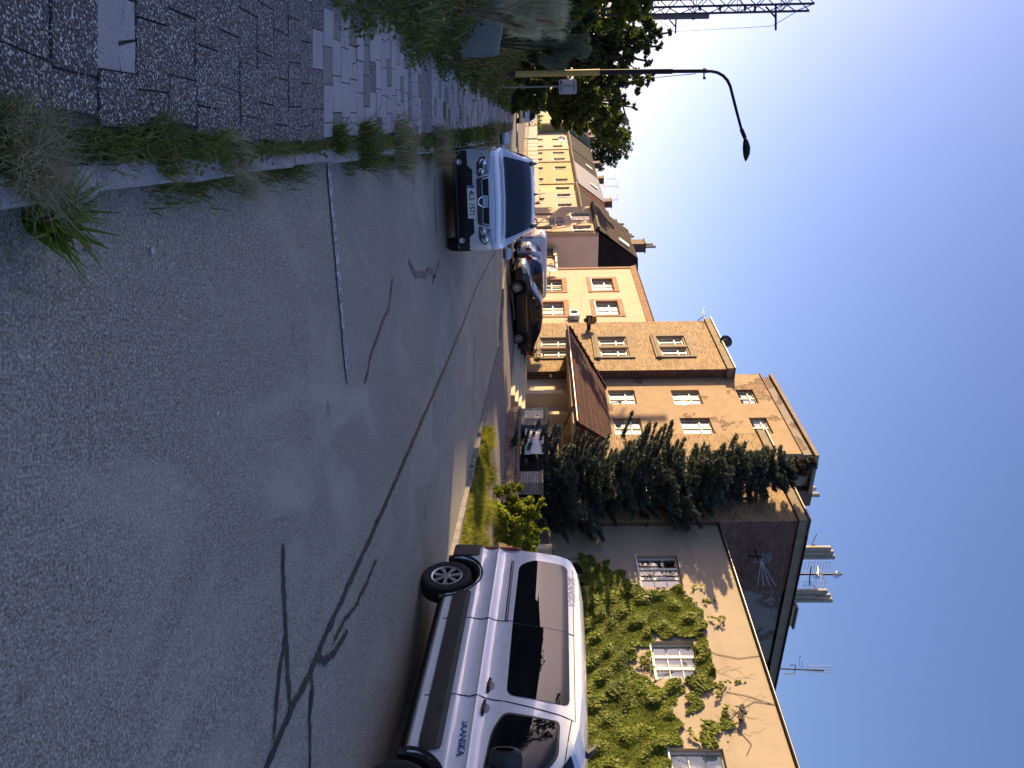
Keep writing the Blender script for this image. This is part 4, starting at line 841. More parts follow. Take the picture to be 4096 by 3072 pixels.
# ivy on the plaster house
def inpoly(x, y, pl):
    c = np.zeros(len(x), bool); j = len(pl)-1
    for i in range(len(pl)):
        xi, yi = pl[i]; xj, yj = pl[j]; c ^= ((yi > y) != (yj > y)) & (x < (xj-xi)*(y-yi)/(yj-yi+1e-9)+xi); j = i
    return c
IV = [([(40, 330), (120, 370), (130, 430), (200, 380), (215, 480), (290, 430), (310, 500), (350, 520), (420, 560), (540, 590), (650, 535), (690, 590), (725, 650), (790, 700), (805, 800), (740, 860), (640, 850), (480, 835), (460, 900), (380, 930), (330, 1040), (345, 1110), (40, 1110)], 4200),
      ([(40, 1050), (340, 1075), (470, 1115), (520, 1180), (665, 1095), (640, 1250), (560, 1280), (650, 1380), (645, 1480), (560, 1540), (575, 1700), (40, 1700)], 3600),
      ([(740, 830), (810, 850), (842, 1000), (872, 1110), (820, 1180), (780, 1250), (745, 1350), (690, 1330), (720, 1180), (690, 1120), (745, 1085), (755, 980)], 2000),
      ([(860, 1110), (900, 1170), (930, 1280), (982, 1370), (960, 1425), (900, 1420), (880, 1390), (935, 1370), (900, 1260), (868, 1170)], 1300),
      ([(780, 1370), (900, 1400), (890, 1500), (850, 1555), (780, 1520), (790, 1450)], 1300), ([(700, 1420), (780, 1490), (835, 1545), (740, 1500)], 700),
      ([(380, 950), (460, 950), (490, 1050), (420, 1060)], 500), ([(880, 1480), (965, 1530), (900, 1500)], 400),
      ([(715, 630), (860, 618), (850, 635), (720, 655)], 500), ([(640, 545), (720, 560), (808, 534), (730, 585)], 500), ([(805, 745), (980, 733), (975, 745), (810, 770)], 500), ([(895, 1120), (1080, 1132), (1075, 1145), (900, 1145)], 500)]
pts = []; hang = [(a, b, c, d) for a, b, c, d in vops[:3]]
for pl, dn in IV:
    q = np.array([SP(*zx(a, b), .18) for a, b in pl]); lo, hi = q.min(0), q.max(0); ar = (hi-lo).prod(); n = int(ar*dn)+10
    x = NR.uniform(lo[0], hi[0], n); y = NR.uniform(lo[1], hi[1], n); wob = .09*np.sin(y*9+x*5)+.07*np.sin(x*13-y*4); k = inpoly(x+wob, y+.08*np.sin(x*11), q)
    cov = np.sin(x*3.1+1)+np.sin(y*4.3+x*1.9)+np.sin(x*7.7-y*6.1)*.7; k &= (cov+NR.normal(size=n)*.5 > (-1.75 if dn > 1500 else -1.2))
    for a, b, c, d in hang: k &= ~((x > a+.06) & (x < b-.06) & (y > c+.02) & (y < d-.08))
    pts.append(np.stack([x[k], y[k]], 1))
pts = np.concatenate(pts); n = len(pts); nz = sum(np.sin(pts[:, 0]*a+pts[:, 1]*b+c) for a, b, c in NR.uniform(-9, 9, (7, 3)))/3; off = .04+.12*np.clip(nz+.5, 0, 1.2)*NR.uniform(.3, 1, n)
P = np.stack([-pts[:, 0], .18-off, pts[:, 1]], 1); ax = np.stack([NR.normal(size=n)*.45, -.25+NR.normal(size=n)*.3, -np.ones(n)], 1); nr = np.stack([NR.normal(size=n)*.4, -np.ones(n), .55+NR.normal(size=n)*.35], 1)
o = thing('ivy', 'thick green ivy climbing over the sand plaster wall around its windows', 'climbing plant', (16, .1, 2), FRAME)
mk('leaves', *cards(P-np.array([16, .1, 2]), NR.uniform(.038, .068, n), NR.uniform(.03, .046, n), ax, nr), lf_ivy, o)
mb = MB()
for a0, b0 in ((-14.9, .3), (-16.2, .3), (-18.4, .3), (-19.6, .3), (-21, .3)):
    for k in range(6):
        pp = [Vector((-a0, .165, b0))]
        for q in range(8): pp.append(pp[-1]+Vector((RN.uniform(-.35, .35), 0, RN.uniform(.4, .75))))
        pp = [p_ for p_ in pp if p_.z < 6.9]; mb.tube(pp, [.016*(1-i/len(pp))+.003 for i in range(len(pp))], 5, False)
for k in range(9):
    pp = [Vector((18.2+RN.uniform(-.6, 1.6), .168, 6.1+RN.uniform(0, .5)))]
    for q in range(9): pp.append(pp[-1]+Vector((RN.uniform(-.14, .14), 0, RN.uniform(.02, .19))))
    mb.tube([p_ for p_ in pp if p_.z < 7.7], .0022, 4, False)
mb.build('stem', m_bark, o)
# ------------------------------------------------------------------ street furniture and small things
def frameM(org, xdir, up=Vector((0, 0, 1))):
    x = Vector(xdir).normalized(); u = Vector(up); y = u.cross(x).normalized(); z = x.cross(y)
    return Matrix(((x.x, y.x, z.x, org[0]), (x.y, y.y, z.y, org[1]), (x.z, y.z, z.z, org[2]), (0, 0, 0, 1)))
def pt(X, Y, d): return AT(X, Y, d)
# yellow and black street lamp
lb = AT(2062, 297, 25); lb.z = gnd(lb.x, lb.y)-.1
L = thing('street_lamp', 'tall street lamp with yellow lower post, black upper post and curved arm', 'street lamp', lb, None, 'street lamps')
P = lambda X, Y: AT(X, Y, 25)
mb = MB(); mb.tube([lb, P(2398, 289)], .098, 14); mb.build('yellow_post', m_yellow, L, smooth=True)
mb = MB(); mb.tube([lb, P(2062, 297)], .14, 14); mb.build('base_collar', m_rust, L, smooth=True)
mb = MB(); mb.tube([P(2398, 289), P(2690, 285)], .085, 14); mb.tube([P(2690, 285), P(2822, 284)], .062, 14)
arm = [(2815, 285), (2845, 285), (2870, 290), (2893, 303), (2910, 322), (2921, 345), (2945, 440), (2969, 530)]
mb.tube([P(*q) for q in arm], [.052, .05, .05, .05, .05, .048, .046, .044], 12); mb.tube([P(2966, 518), P(2980, 552)], .065, 12); mb.build('arm', m_black, L, smooth=True)
mb = MB()
mb.tube([P(2816, 273), P(2816, 316)], .025, 6); mb.tube([P(2824, 276), P(2824, 292)], .03, 6)
for Y in (276, 310, 315): mb.tube([P(2812, Y), P(2823, Y)], .02, 6)
mb.build('bracket', m_black, L)
a, b = P(2978, 548), P(2982, 645); d = (b-a); x = d.normalized(); T = frameM(a, x); Ln = d.length
prof = [(0, .045, .05), (.06, .09, .06), (.2, .16, .12), (.45, .19, .17), (.7, .17, .15), (.9, .09, .08), (1, .02, .02)]
mb = MB(); mb.T = T; rows = []
for t, wy, hz in prof: rows.append([(t*Ln, wy*math.cos(u), (hz if math.sin(u) > 0 else hz*.35)*math.sin(u)) for u in [2*math.pi*k/14 for k in range(15)]])
mb.grid(rows); mb.build('lamp_head', m_black, L, smooth=True)
mb = MB(); q0, q1 = P(2782, 295), P(2556, 318); mb.tube([q0, q0.lerp(q1, .5)-Vector((0, 0, .1)), AT(2556, 318, 27), AT(2480, 330, 60)], .012, 5)
o = mb.build('lamp_cable', m_black); tag(o, 'thin black supply cable running down from the bracket of the lamp', 'cable')
# second lamp, half in the trees
lb2 = AT(2060, 372, 62); lb2.z = -.3; L2 = thing('street_lamp', 'distant grey street lamp whose arm pokes out of the trees', 'street lamp', lb2, None, 'street lamps'); P2 = lambda X, Y: AT(X, Y, 62)
mb = MB(); mb.tube([lb2, P2(2460, 372), P2(2476, 380), P2(2484, 396), P2(2503, 465)], [.1, .09, .08, .075, .065], 8); mb.build('post', m_rail, L2, smooth=True)
mb = MB(); mb.tube([P2(2502, 462), P2(2506, 480), P2(2509, 496), P2(2510, 505)], [.05, .17, .17, .04], 8); mb.build('lamp_head', m_steel, L2, smooth=True)
# square sign seen from behind
sb2 = AT(2065, 348, 26); sb2.z = gnd(sb2.x, sb2.y); Sg = thing('road_sign', 'square road sign seen from its bare grey back beside the lamp post', 'road sign', sb2, None); c = AT(2271, 347, 26); Tm = frameM(c, Vector((.97, .24, 0)))
mb = MB(); mb.T = Tm; r = .05; hw, hh = .24, .305; pl = [(sx_*(hw-r)+r*math.cos(t+q), sz*(hh-r)+r*math.sin(t+q)) for sx_, sz, q in ((1, 1, 0), (-1, 1, math.pi/2), (-1, -1, math.pi), (1, -1, 1.5*math.pi)) for t in (0, .5, 1.0, 1.57)]
mb.prism(pl, lambda u, v, d: (u, d, v), -.004, .004); mb.build('sign_plate', PM('sign_back', (.42, .45, .5), .5, .08, 4, metal=.2), Sg)
mb = MB(); mb.T = Tm
for zz in (-.22, .22): mb.box(-.18, .18, -.03, -.005, zz-.012, zz+.012)
mb.box(-.2, -.14, -.012, -.0045, -.27, -.2); mb.build('clamp', m_rail, Sg)
mb = MB(); mb.tube([sb2-Vector((0, 0, .2)), Vector((c.x, c.y-.05, c.z-.1)), Vector((c.x, c.y-.05, c.z+.28))], .027, 8); mb.build('pole', m_steel, Sg, smooth=True)
# no motor vehicles sign
c = AT(2240, 887, 43); b = Vector((c.x, c.y, H(c.x, c.y)))
R_ = thing('road_sign', 'round red rimmed sign barring cars and motorcycles above a white text plate', 'road sign', b); Tm = frameM(c, Vector((.985, .17, 0)))
mb = MB(); mb.tube([b, Vector((c.x, c.y+.05, c.z+.25))], .03, 8); mb.build('pole', m_steel, R_, smooth=True)
def disc(r, n=32): return [(r*math.cos(2*math.pi*k/n), r*math.sin(2*math.pi*k/n)) for k in range(n)]
mb = MB(); mb.T = Tm; mb.prism(disc(.25), lambda u, v, d: (u, d, v), -.01, .01); mb.build('red_disc', m_red, R_)
mb = MB(); mb.T = Tm; mb.prism(disc(.195), lambda u, v, d: (u, d, v), -.014, -.011); mb.build('white_field', m_white_p, R_)
mb = MB(); mb.T = Tm; mb.box(-.2, .2, -.018, -.0145, -.016, .016); mb.build('red_bar', m_red, R_)
mb = MB(); mb.T = Tm
f = lambda u, v, d: (u, d, v)
mb.prism([(-.075, .04), (.075, .04), (.08, .085), (.05, .09), (.038, .13), (-.038, .13), (-.05, .09), (-.08, .085)], f, -.018, -.0145); mb.prism([(-.075, .028), (-.045, .028), (-.045, .039), (-.075, .039)], f, -.018, -.0145); mb.prism([(.045, .028), (.075, .028), (.075, .039), (.045, .039)], f, -.018, -.0145)
for x0 in (-.055, .055): mb.prism([(x0+.032*math.cos(t*.5236), -.115+.032*math.sin(t*.5236)) for t in range(12)], f, -.018, -.0145)
mb.prism([(-.05, -.1), (.05, -.1), (.045, -.07), (.01, -.065), (.02, -.03), (-.015, -.035), (-.03, -.07)], f, -.0185, -.015); mb.build('pictogram', m_letter, R_)
mb = MB(); mb.T = Tm; mb.box(-.185, .185, -.012, -.002, -.62, -.275); mb.build('text_plate', m_oldframe, R_); mb = MB(); mb.T = Tm
for q in ((-.175, .175, -.295, -.287), (-.175, .175, -.612, -.604), (-.175, -.167, -.604, -.295), (.167, .175, -.604, -.295)): mb.box(q[0], q[1], -.015, -.0125, q[2], q[3])
mb.build('plate_border', m_letter, R_)
RX = Matrix.Rotation(math.pi/2, 4, 'X')
for s_, zz, sz in (('MIMO', -.37, .07), ('DOPRAVNÍ', -.45, .075), ('OBSLUHY', -.535, .07)): text('lettering', s_, sz, m_letter, R_, Tm @ Matrix.Translation((0, -.014, zz)) @ RX, .001, sx=.85)
# pub sign on the tower
sp = SP(2355, 1315, 0); A_ = sthing('pub_sign', 'black bracket pub sign with round orange emblem hung on the brick tower', 'sign', sp[0], 0, sp[1]); s0 = sp[0]; zc0 = sp[1]
mb = MB()
def pf(u, v, d): return (-s0+d, -u, zc0+v)       # u = out from the wall, v = up
mb.prism([(.0, -.1), (.2, -.1), (.2, -.115), (.8, -.16), (.8, .17), (.2, .11), (.2, .10), (0, .1)], pf, -.05, .05); mb.build('bracket_box', m_black, A_, bevel=.008)
mb = MB(); mb.prism([(.52+.23*u_, .20+.23*v_) for u_, v_ in disc(1, 28)], pf, -.045, .045); mb.prism([(.52+.12*u_, -.17+.12*v_) for u_, v_ in disc(1, 20)], pf, -.044, .044); mb.build('emblem_rim', m_black, A_)
_t = NT('orange_emblem'); _t.set(Base_Color=_t.ramp(_t.noise(9, 4), [(.35, (.10, .03, .008)), (.5, (.33, .12, .02)), (.65, (.5, .27, .08))]), Roughness=.4)
mb = MB(); mb.prism([(.52+.185*u_, .215+.185*v_) for u_, v_ in disc(1, 28)], pf, .046, .05); mb.prism([(.52+.06*u_, -.2+.06*v_) for u_, v_ in disc(1, 16)], pf, .0445, .048); mb.build('emblem', _t.m, A_)
mb = MB(); mb.prism([(.21, -.10), (.79, -.14), (.79, .15), (.21, .105)], pf, .0505, .054); mb.prism([(.25, -.075), (.75, -.075), (.75, -.07), (.25, -.07)], pf, .0545, .0555); mb.build('name_band', m_black, A_)
text('lettering', 'RADEGAST', .17, m_oldframe, A_, Matrix.Translation((-s0+.057, -.5, zc0+.02)) @ Matrix(((0, 0, 1, 0), (1, 0, 0, 0), (0, 1, 0, 0), (0, 0, 0, 1))), .003, sx=.55)
# air conditioner
a0, az = SP(2314, 1286, .25); C_ = sthing('air_conditioner', 'white air conditioning unit hanging on the peach wall beside the tower', 'air conditioner', 6.75, .0, 3.25)
boxpart(C_, 'casing', m_white_p, (6.45, 7.25, -.12, .18, 3.25, 3.82), bevel=.02); mb = MB()
for zz in (3.3, 3.75): mb.sbox(6.6, 7.1, .18, .249, zz-.02, zz+.02)
mb.build('mount', m_steel, C_); mb = MB(); T = Matrix.Translation((-6.93, -.121, 3.535)) @ Matrix.Rotation(math.pi/2, 4, 'X')
mb.lathe([(.215, 0), (.225, .012), (.235, .0)], 28, T)
for r in (.06, .11, .16, .2): mb.lathe([(r-.006, .004), (r, .014), (r+.006, .004)], 24, T)
mb.build('fan_grille', PM('grey_grille', (.3, .3, .29), .5, .1), C_, smooth=True); mb = MB(); mb.T = T; mb.prism(disc(.212, 24), lambda u, v, d: (u, v, d), .001, .003); mb.build('fan_hole', m_dark, C_)
mb = MB(); mb.tube([(-6.4, .05, 3.5), (-6.35, 0, 3.4), (-6.36, .05, 3.2), (-6.3, .2, 3.0)], .022, 6); mb.build('pipe', m_letter, C_, smooth=True)
# satellite dishes
def dish(label, pos, aim, r, mat, parent_pt, logo=None):
    D_ = thing('satellite_dish', label, 'satellite dish', pos); z = Vector(aim).normalized(); x = Vector((0, 0, 1)).cross(z).normalized(); y = z.cross(x)
    T = Matrix(((x.x, y.x, z.x, pos[0]), (x.y, y.y, z.y, pos[1]), (x.z, y.z, z.z, pos[2]), (0, 0, 0, 1)))
    mb = MB(); mb.T = T; mb.lathe([(0.001, -.12*r*2), (r*.5, -.07*r*2), (r*.85, -.015), (r, .03), (r, .04), (r*.83, .0), (r*.5, -.05*r*2), (0.001, -.1*r*2)], 28); mb.build('reflector', mat, D_, smooth=True)
    mb = MB(); mb.tube([T @ Vector((0, -r*.95, .0)), T @ Vector((0, -r*.2, r*.95))], .02, 6); mb.tube([T @ Vector((0, -r*.2, r*.95)), T @ Vector((0, -r*.12, r*.8))], .04, 8); mb.tube([T @ Vector((0, 0, -.1)), Vector(parent_pt)], .03, 6); mb.build('feed_arm', m_steel, D_, smooth=True)
    if logo: mb = MB(); mb.T = T; mb.box(-r*.32, r*.32, -r*.14, r*.14, .02, .03); mb.build('logo_patch', logo, D_)
    return D_
dp = AT(2903, 1366, 39.5); dish('grey satellite dish on the roof edge of the left brick tower', dp, (-.25, -.95, .15), .33, PM('dish_grey', (.09, .075, .065), .5, .1), dp+Vector((.3, .3, -.6)))
s1, z1 = SP(2247, 560, 2.4); dp = W(s1, 2.3, z1); dish('white satellite dish with red patch on the pale pink house', dp, (-.6, -.75, .2), .52, m_white_p, W(s1, 3.0, z1-.1), m_red)
dp = W(7.9+4.6, -.1, 2.35); dp2 = W(12.9+1.2, -.1, 2.4); dish('small white satellite dish on the peach wall above the white van', W(13.9, -.15, 2.35), (-.75, -.6, .25), .42, PM('dish_light', (.5, .5, .52), .5, .1), W(13.9, .24, 2.2))
# antennas
def yagi(label, base, top, n, ln, dirv, cross=Vector((0, 0, 1)), refl=False, name='antenna'):
    A = thing(name, label, 'antenna', base); mb = MB(); mb.tube([base, top], .022, 6); mb.build('mast', m_rail, A); mb = MB(); dirv = Vector(dirv).normalized(); side = dirv.cross(Vector((0, 0, 1))).normalized()
    c = Vector(top)-Vector((0, 0, .12)); mb.tube([c-dirv*.2, c+dirv*ln], .012, 5)
    for k in range(n):
        q = c+dirv*(ln*k/n); w_ = .32-.16*k/n; mb.tube([q-side*w_, q+side*w_], .006, 4)
    if refl:
        for k in range(9): q = c-dirv*.2+Vector((0, 0, -.35+.0875*k)); mb.tube([q-side*.3, q+side*.3], .006, 4)
    mb.build('dipoles', m_steel, A); return A
def roofpt(X, Y, s): w, z = WP(X, Y, s); return W(s, w, z)
yagi('small yagi antenna left of the first chimney pipes on the brick roof', roofpt(3215, 2186, -10.9), roofpt(3260, 2180, -10.9), 4, .5, (-.6, .3, .4))
bm = roofpt(3190, 2297, -10.9); bt = roofpt(3368, 2297, -10.9); A = thing('antenna', 'tall antenna mast with grids and small dishes between the chimney pipes', 'antenna', bm); mb = MB(); mb.tube([bm, bt], .04, 8); mb.tube([roofpt(3245, 2265, -10.9), roofpt(3238, 2320, -10.9), roofpt(3240, 2340, -10.9)], .022, 6); mb.build('mast', m_rail, A, smooth=True)
mb = MB(); xx = Vector((MV.x, MV.y, 0))
for (X, Y, wd, hh) in ((3270, 2262, .42, .9), (3255, 2342, .4, .8)):
    mb = MB(); c = roofpt(X, Y, -10.8)
    for k in range(9): q = c+Vector((0, 0, -hh/2+hh*k/8)); mb.tube([q-xx*wd/2, q+xx*wd/2], .007, 4)
    for q in (-.5, 0, .5): mb.tube([c+xx*wd*q+Vector((0, 0, -hh/2)), c+xx*wd*q+Vector((0, 0, hh/2))], .009, 4)
    for k in range(4): mb.tube([c, c+Vector((.25+.1*k, -.5, -.15+.1*k))], .012, 4)
    mb.build('grid_reflector', m_steel, A)
for (X, Y) in ((3268, 2303), (3346, 2299)):
    mb = MB(); c = roofpt(X, Y, -11.0); zz = Vector((.3, -.9, .2)).normalized(); x = Vector((0, 0, 1)).cross(zz).normalized(); y = zz.cross(x); T = Matrix(((x.x, y.x, zz.x, c.x), (x.y, y.y, zz.y, c.y), (x.z, y.z, zz.z, c.z), (0, 0, 0, 1)))
    for r in (.05, .1, .15): mb.lathe([(r-.006, 0), (r+.006, .0), (r+.006, .01), (r-.006, .01)], 18, T)
    for k in range(6): t = math.pi*k/6; mb.tube([T @ Vector((-.15*math.cos(t), -.15*math.sin(t), 0)), T @ Vector((.15*math.cos(t), .15*math.sin(t), 0))], .006, 4)
    mb.build('mesh_dish', m_steel, A)
b0, b1 = roofpt(3128, 2672, -11.45), roofpt(3295, 2682, -11.3); A = thing('antenna', 'antenna mast with tilted grid at the right end of the brick roof', 'antenna', b0); mb = MB(); mb.tube([b0-Vector((0, 0, .9)), b1], .028, 7); mb.tube([roofpt(3182, 2673, -11.4), roofpt(3182, 2660, -11.4), roofpt(3160, 2660, -11.4)], .02, 5); mb.tube([roofpt(3180, 2675, -11.4), roofpt(3178, 2694, -11.4), roofpt(3135, 2695, -11.4)], .02, 5); mb.build('mast', m_rail, A)
mb = MB(); c0, c1, c2, c3 = [roofpt(X, Y, -11.2) for X, Y in ((3232, 2664), (3328, 2664), (3314, 2697), (3222, 2692))]
for k in range(13): mb.tube([c0.lerp(c1, k/12), c3.lerp(c2, k/12)], .006, 4)
for k in range(4): mb.tube([c0.lerp(c3, k/3), c1.lerp(c2, k/3)], .008, 4)
mb.tube([roofpt(3200, 2668, -11.4), roofpt(3196, 2635, -11.4), roofpt(3205, 2622, -11.4)], .01, 4); mb.tube([roofpt(3210, 2672, -11.4), roofpt(3208, 2640, -11.4)], .01, 4); mb.build('grid_reflector', m_steel, A)
wq, zq = WP(3020, 2202, -11.43); cc = W(-11.62, wq, zq); A = thing('antenna', 'wire antenna bracketed on the shaded brick side wall', 'antenna', cc); mb = MB(); mb.tube([W(-11.43, wq, zq), W(-11.95, wq, zq)], .03, 6); mb.tube([W(-11.9, wq-.15, zq-.35), W(-11.9, wq-.1, zq+.1)], .05, 6); mb.build('mount', m_black, A); mb = MB()
for k in range(10): mb.tube([W(-11.85, wq-.25, zq-.1+.08*k*.8), W(-11.75, wq+.3, zq-.1+.08*k*.8)], .008, 4)
for k in range(4): mb.tube([W(-11.9, wq+.05, zq+.1), W(-12.25, wq+.95, zq+.0+.22*k)], .014, 4)
mb.build('dipoles', m_steel, A)
for X, Y, X1, lab in ((2433, 716, 2462, 'thin aerial with round tip on the ash grey roof'), (2425, 745, 2472, 'aerial with a small square array above the blue grey roof'), (2437, 800, 2472, 'aerial with a short comb above the oxblood roof')):
    s_, z_ = SP(X, Y, 5); s2, z2 = SP(X1, Y, 5); yagi(lab, W(s_, 5, z_-.3), W(s_, 5, z2), 5, .8, (-.6, .3, .1), refl='square' in lab)
s_, z_ = SP(2820, 1289, -.02); yagi('little aerial clamped at the upper left edge of the left tower', W(5.72, -.02, 10.3), W(5.85, -.25, 10.75), 4, .5, (-.6, -.5, 0))
# wires over the left bank, lattice mast and pole of the railway
Mx = lambda X, Y: AT(X, Y, 32)
mbase = Mx(2100, -15); mbase.z = .6; Mt = thing('lattice_mast', 'steel lattice railway mast cut by the left edge of the picture', 'mast', mbase)
mb = MB(); wm = .62
cs = [(dx, dy) for dx in (0, -wm) for dy in (0, wm)]
topz = Mx(3258, 12).z; xr = lambda z: Mx(2590+(z-Mx(2590, 30).z)/(topz-Mx(2590, 30).z)*668, 30-16*(z-Mx(2590, 30).z)/(topz-Mx(2590, 30).z)).x
zs = list(np.arange(.3, topz, .62))+[topz]
for dx, dy in cs: mb.tube([Vector((xr(z)+dx, 32+dy, z)) for z in (zs[0], zs[len(zs)//2], topz)], .05, 4)
mb.build('chord', m_rail, Mt); mb = MB()
for i, (z0, z1) in enumerate(zip(zs, zs[1:])):
    for (ax_, ay), (bx, by) in ((cs[0], cs[2]), (cs[1], cs[3]), (cs[0], cs[1]), (cs[2], cs[3])):
        a, b = ((ax_, ay), (bx, by)) if i % 2 else ((bx, by), (ax_, ay)); mb.tube([(xr(z0)+a[0], 32+a[1], z0), (xr(z1)+b[0], 32+b[1], z1)], .022, 4)
        mb.tube([(xr(z1)+a[0], 32+a[1], z1), (xr(z1)+b[0], 32+b[1], z1)], .018, 4) if i % 3 == 0 else None
mb.build('lattice', m_rail, Mt)
mb = MB(); mb.tube([Mx(3103, 22), Mx(3103, 120)], .045, 6); mb.tube([Mx(3063, 26), Mx(3104, 72)], .035, 6)
mb.build('cantilever', m_rail, Mt)
for X in (2800, 2880, 2980, 3020): mb = MB(); mb.tube([Mx(X, 26), Mx(X, 42)], .05, 6); mb.build('insulator', m_rail, Mt)
wp = lambda X, Y: AT(X, Y, 48); pb2 = wp(2100, 76); pb2.z = .5; Pl = thing('wooden_pole', 'shorter square grey pole right of the lattice mast', 'pole', pb2); mb = MB(); mb.tube([pb2, wp(2836, 65)], .17, 4); mb.build('post', PM('grey_timber', (.13, .12, .12), .8, .2, 4), Pl); mb = MB()
for X in (2660, 2773): mb.tube([wp(X, 58), wp(X, 78)], .08, 6)
mb.tube([wp(2704, 78), wp(2702, 133)], .05, 6); mb.tube([wp(2678, 80), wp(2703, 108)], .04, 6); mb.build('fittings', m_rail, Pl)
mb = MB(); mb.tube([AT(2697, 127, 48), AT(2850, 118, 42), AT(3030, 108, 36), AT(3090, 104, 32)], .012, 4); mb.tube([AT(3090, 104, 32), AT(3210, 32, 32)], .014, 4); mb.tube([AT(2697, 128, 48), AT(2642, 83, 48)], .014, 4)
mb.tube([AT(2797, 56, 48), AT(2980, 36, 32)], .01, 4); o = mb.build('overhead_wire', m_rail); tag(o, 'overhead wires strung between the lattice mast and the grey pole', 'wire')
# concrete block in the weeds
cb_ = AT(1950, 110, 13.5); cb_.z = gnd(cb_.x, cb_.y)-.02; o = MB(); T = frameM(cb_, Vector((.9, .42, -.02)))
rows = []
o.T = T
for zz, k in ((0, 1.0), (.35, 1), (.68, .96), (.74, .9)):
    rows.append([(x_*k+RN.uniform(-.015, .015), y_*k, zz-.16*x_*(zz/.7)) for x_, y_ in ((-.45, -.2), (-.1, -.22), (.3, -.2), (.48, -.18), (.48, .2), (0, .22), (-.45, .2), (-.45, -.2))])
o.grid(rows); o.face([p_ for p_ in rows[-1][:-1]]); o = o.build('concrete_block', PM('mossy_concrete', (.23, .24, .21), .9, .35, 3, .5, 40, fine=.5), None); tag(o, 'weathered mossy concrete block half buried in the weeds at the left', 'concrete block')
# low brick garden wall, piers, banner, railing
ws = -2.85
sY = lambda Y, w: SP(2100, Y, w)[0]
g0 = sY(1626, ws); gw = sthing('garden_wall', 'low brick garden wall with header coping in front of the spruce', 'wall', g0-4.4, ws, .1); mb = MB(); mb.sbox(g0-9.2, g0, ws, ws+.28, .0, .72); mb.build('brickwork', m_wallbrick, gw)
cp = MB()
for k in range(78): a = g0-9.2+9.2*k/78; cp.sbox(a+.006, a+.113, ws-.05, ws+.32, .722+RN.uniform(0, .01), .83+RN.uniform(-.008, .008))
cp.build('coping', m_wallbrick, gw, bevel=.008)
wp_ = ws+.34; p1, p0 = sY(1633, wp_), sY(1699, wp_)
pr = sthing('gate_pier', 'pale brick pier beside the porch steps holding a meter door', 'pier', (p0+p1)/2, wp_, .2); boxpart(pr, 'brickwork', m_whbrick, (p0, p1, wp_, wp_+.6, .2, 1.70), bevel=.01); boxpart(pr, 'coping', m_stone, (p0-.05, p1+.05, wp_-.05, wp_+.65, 1.703, 1.82), bevel=.01)
d1, d0 = sY(1644, wp_), sY(1676, wp_); boxpart(pr, 'meter_door', PM('cream_sheet_metal', (.6, .52, .38), .5, .1, 2), (d0, d1, wp_-.025, wp_-.002, .95, 1.66), bevel=.006); boxpart(pr, 'latch', m_black, (d0+.2, d0+.24, wp_-.045, wp_-.026, 1.4, 1.47))
q1, q0 = sY(1886, wp_), sY(1930, wp_)
pr2 = sthing('gate_pier', 'pale brick pier in the dark behind the sunlit sapling', 'pier', (q0+q1)/2, wp_, .2); boxpart(pr2, 'brickwork', m_whbrick, (q0, q1, wp_, wp_+.5, .2, 1.55), bevel=.01); boxpart(pr2, 'coping', m_stone, (q0-.05, q1+.05, wp_-.04, wp_+.55, 1.553, 1.63), bevel=.01)
b1, b0_ = sY(1712, wp_+.1), sY(1815, wp_+.1); bl = b1-b0_
bn = sthing('banner', 'white fabric banner with red stripe tied to the fence by the spruce', 'banner', (b0_+b1)/2, wp_+.1, 1.2); mb = MB(); nn = 22
f_ = lambda s, z, o=0: (-s, wp_+.1-o+.03*math.sin(s*4)+.02*math.sin(z*5+s*2), z)
mb.grid([[f_(b1-bl*i/nn, .98+.68*j/8) for i in range(nn+1)] for j in range(9)]); mb.build('cloth', m_white_p, bn, smooth=True)
mb = MB(); mb.grid([[f_(s_, z, .012) for s_ in np.linspace(b1-bl*.25, b1-bl*.5, 8)] for z in (1.06, 1.13)]); mb.build('red_stripe', m_red, bn)
text('lettering', 'AKCE', .13, m_blue, bn, Matrix.Translation((-(b1-bl*.12), wp_+.06, 1.1)) @ RX, .002, sx=.6)
rl = sthing('iron_railing', 'dark iron railing between the two pale brick piers', 'railing', (q1+p0)/2, wp_+.3, .2); mb = MB(); nb = 34
for k in range(nb): a = q1+.05+(p0-q1-.1)*k/(nb-1); mb.tube([(-a, wp_+.3, .3), (-a, wp_+.3, 1.55)], .01, 4)
for z in (.45, 1.45): mb.sbox(q1+.01, p0-.01, wp_+.29, wp_+.31, z-.015, z+.015)
mb.build('bars', m_black, rl)
fx, fy = AT(2182, 2155, 25.3).xy; fs, fw_ = sw(fx, fy); mg = sthing('mesh_gate', 'rust brown wire mesh gate between sapling and plaster house', 'gate', fs, fw_, .3); mb = MB(); a0, a1 = fs-.35, fs+.45
for q in ((a0, a0+.05), (a1-.05, a1)): mb.sbox(q[0], q[1], fw_-.02, fw_+.02, .3, 1.85)
for z in (.4, 1.15, 1.82): mb.sbox(a0+.05, a1-.05, fw_-.018, fw_+.018, z-.025, z+.025)
mb.build('gate_frame', PM('rust_brown_paint', (.13, .05, .03), .7, .3, 6), mg); mb = MB()
for k in range(-16, 17):
    for sg in (1, -1):
        pp = []
        for z in np.linspace(.4, 1.82, 12):
            s_ = fs+.05+k*.06+sg*(z-1.1)*.5
            if a0 < s_ < a1: pp.append((-s_, fw_, z))
        if len(pp) > 1: mb.tube([pp[0], pp[-1]], .005, 3)
mb.build('wire_mesh', m_rail, mg)
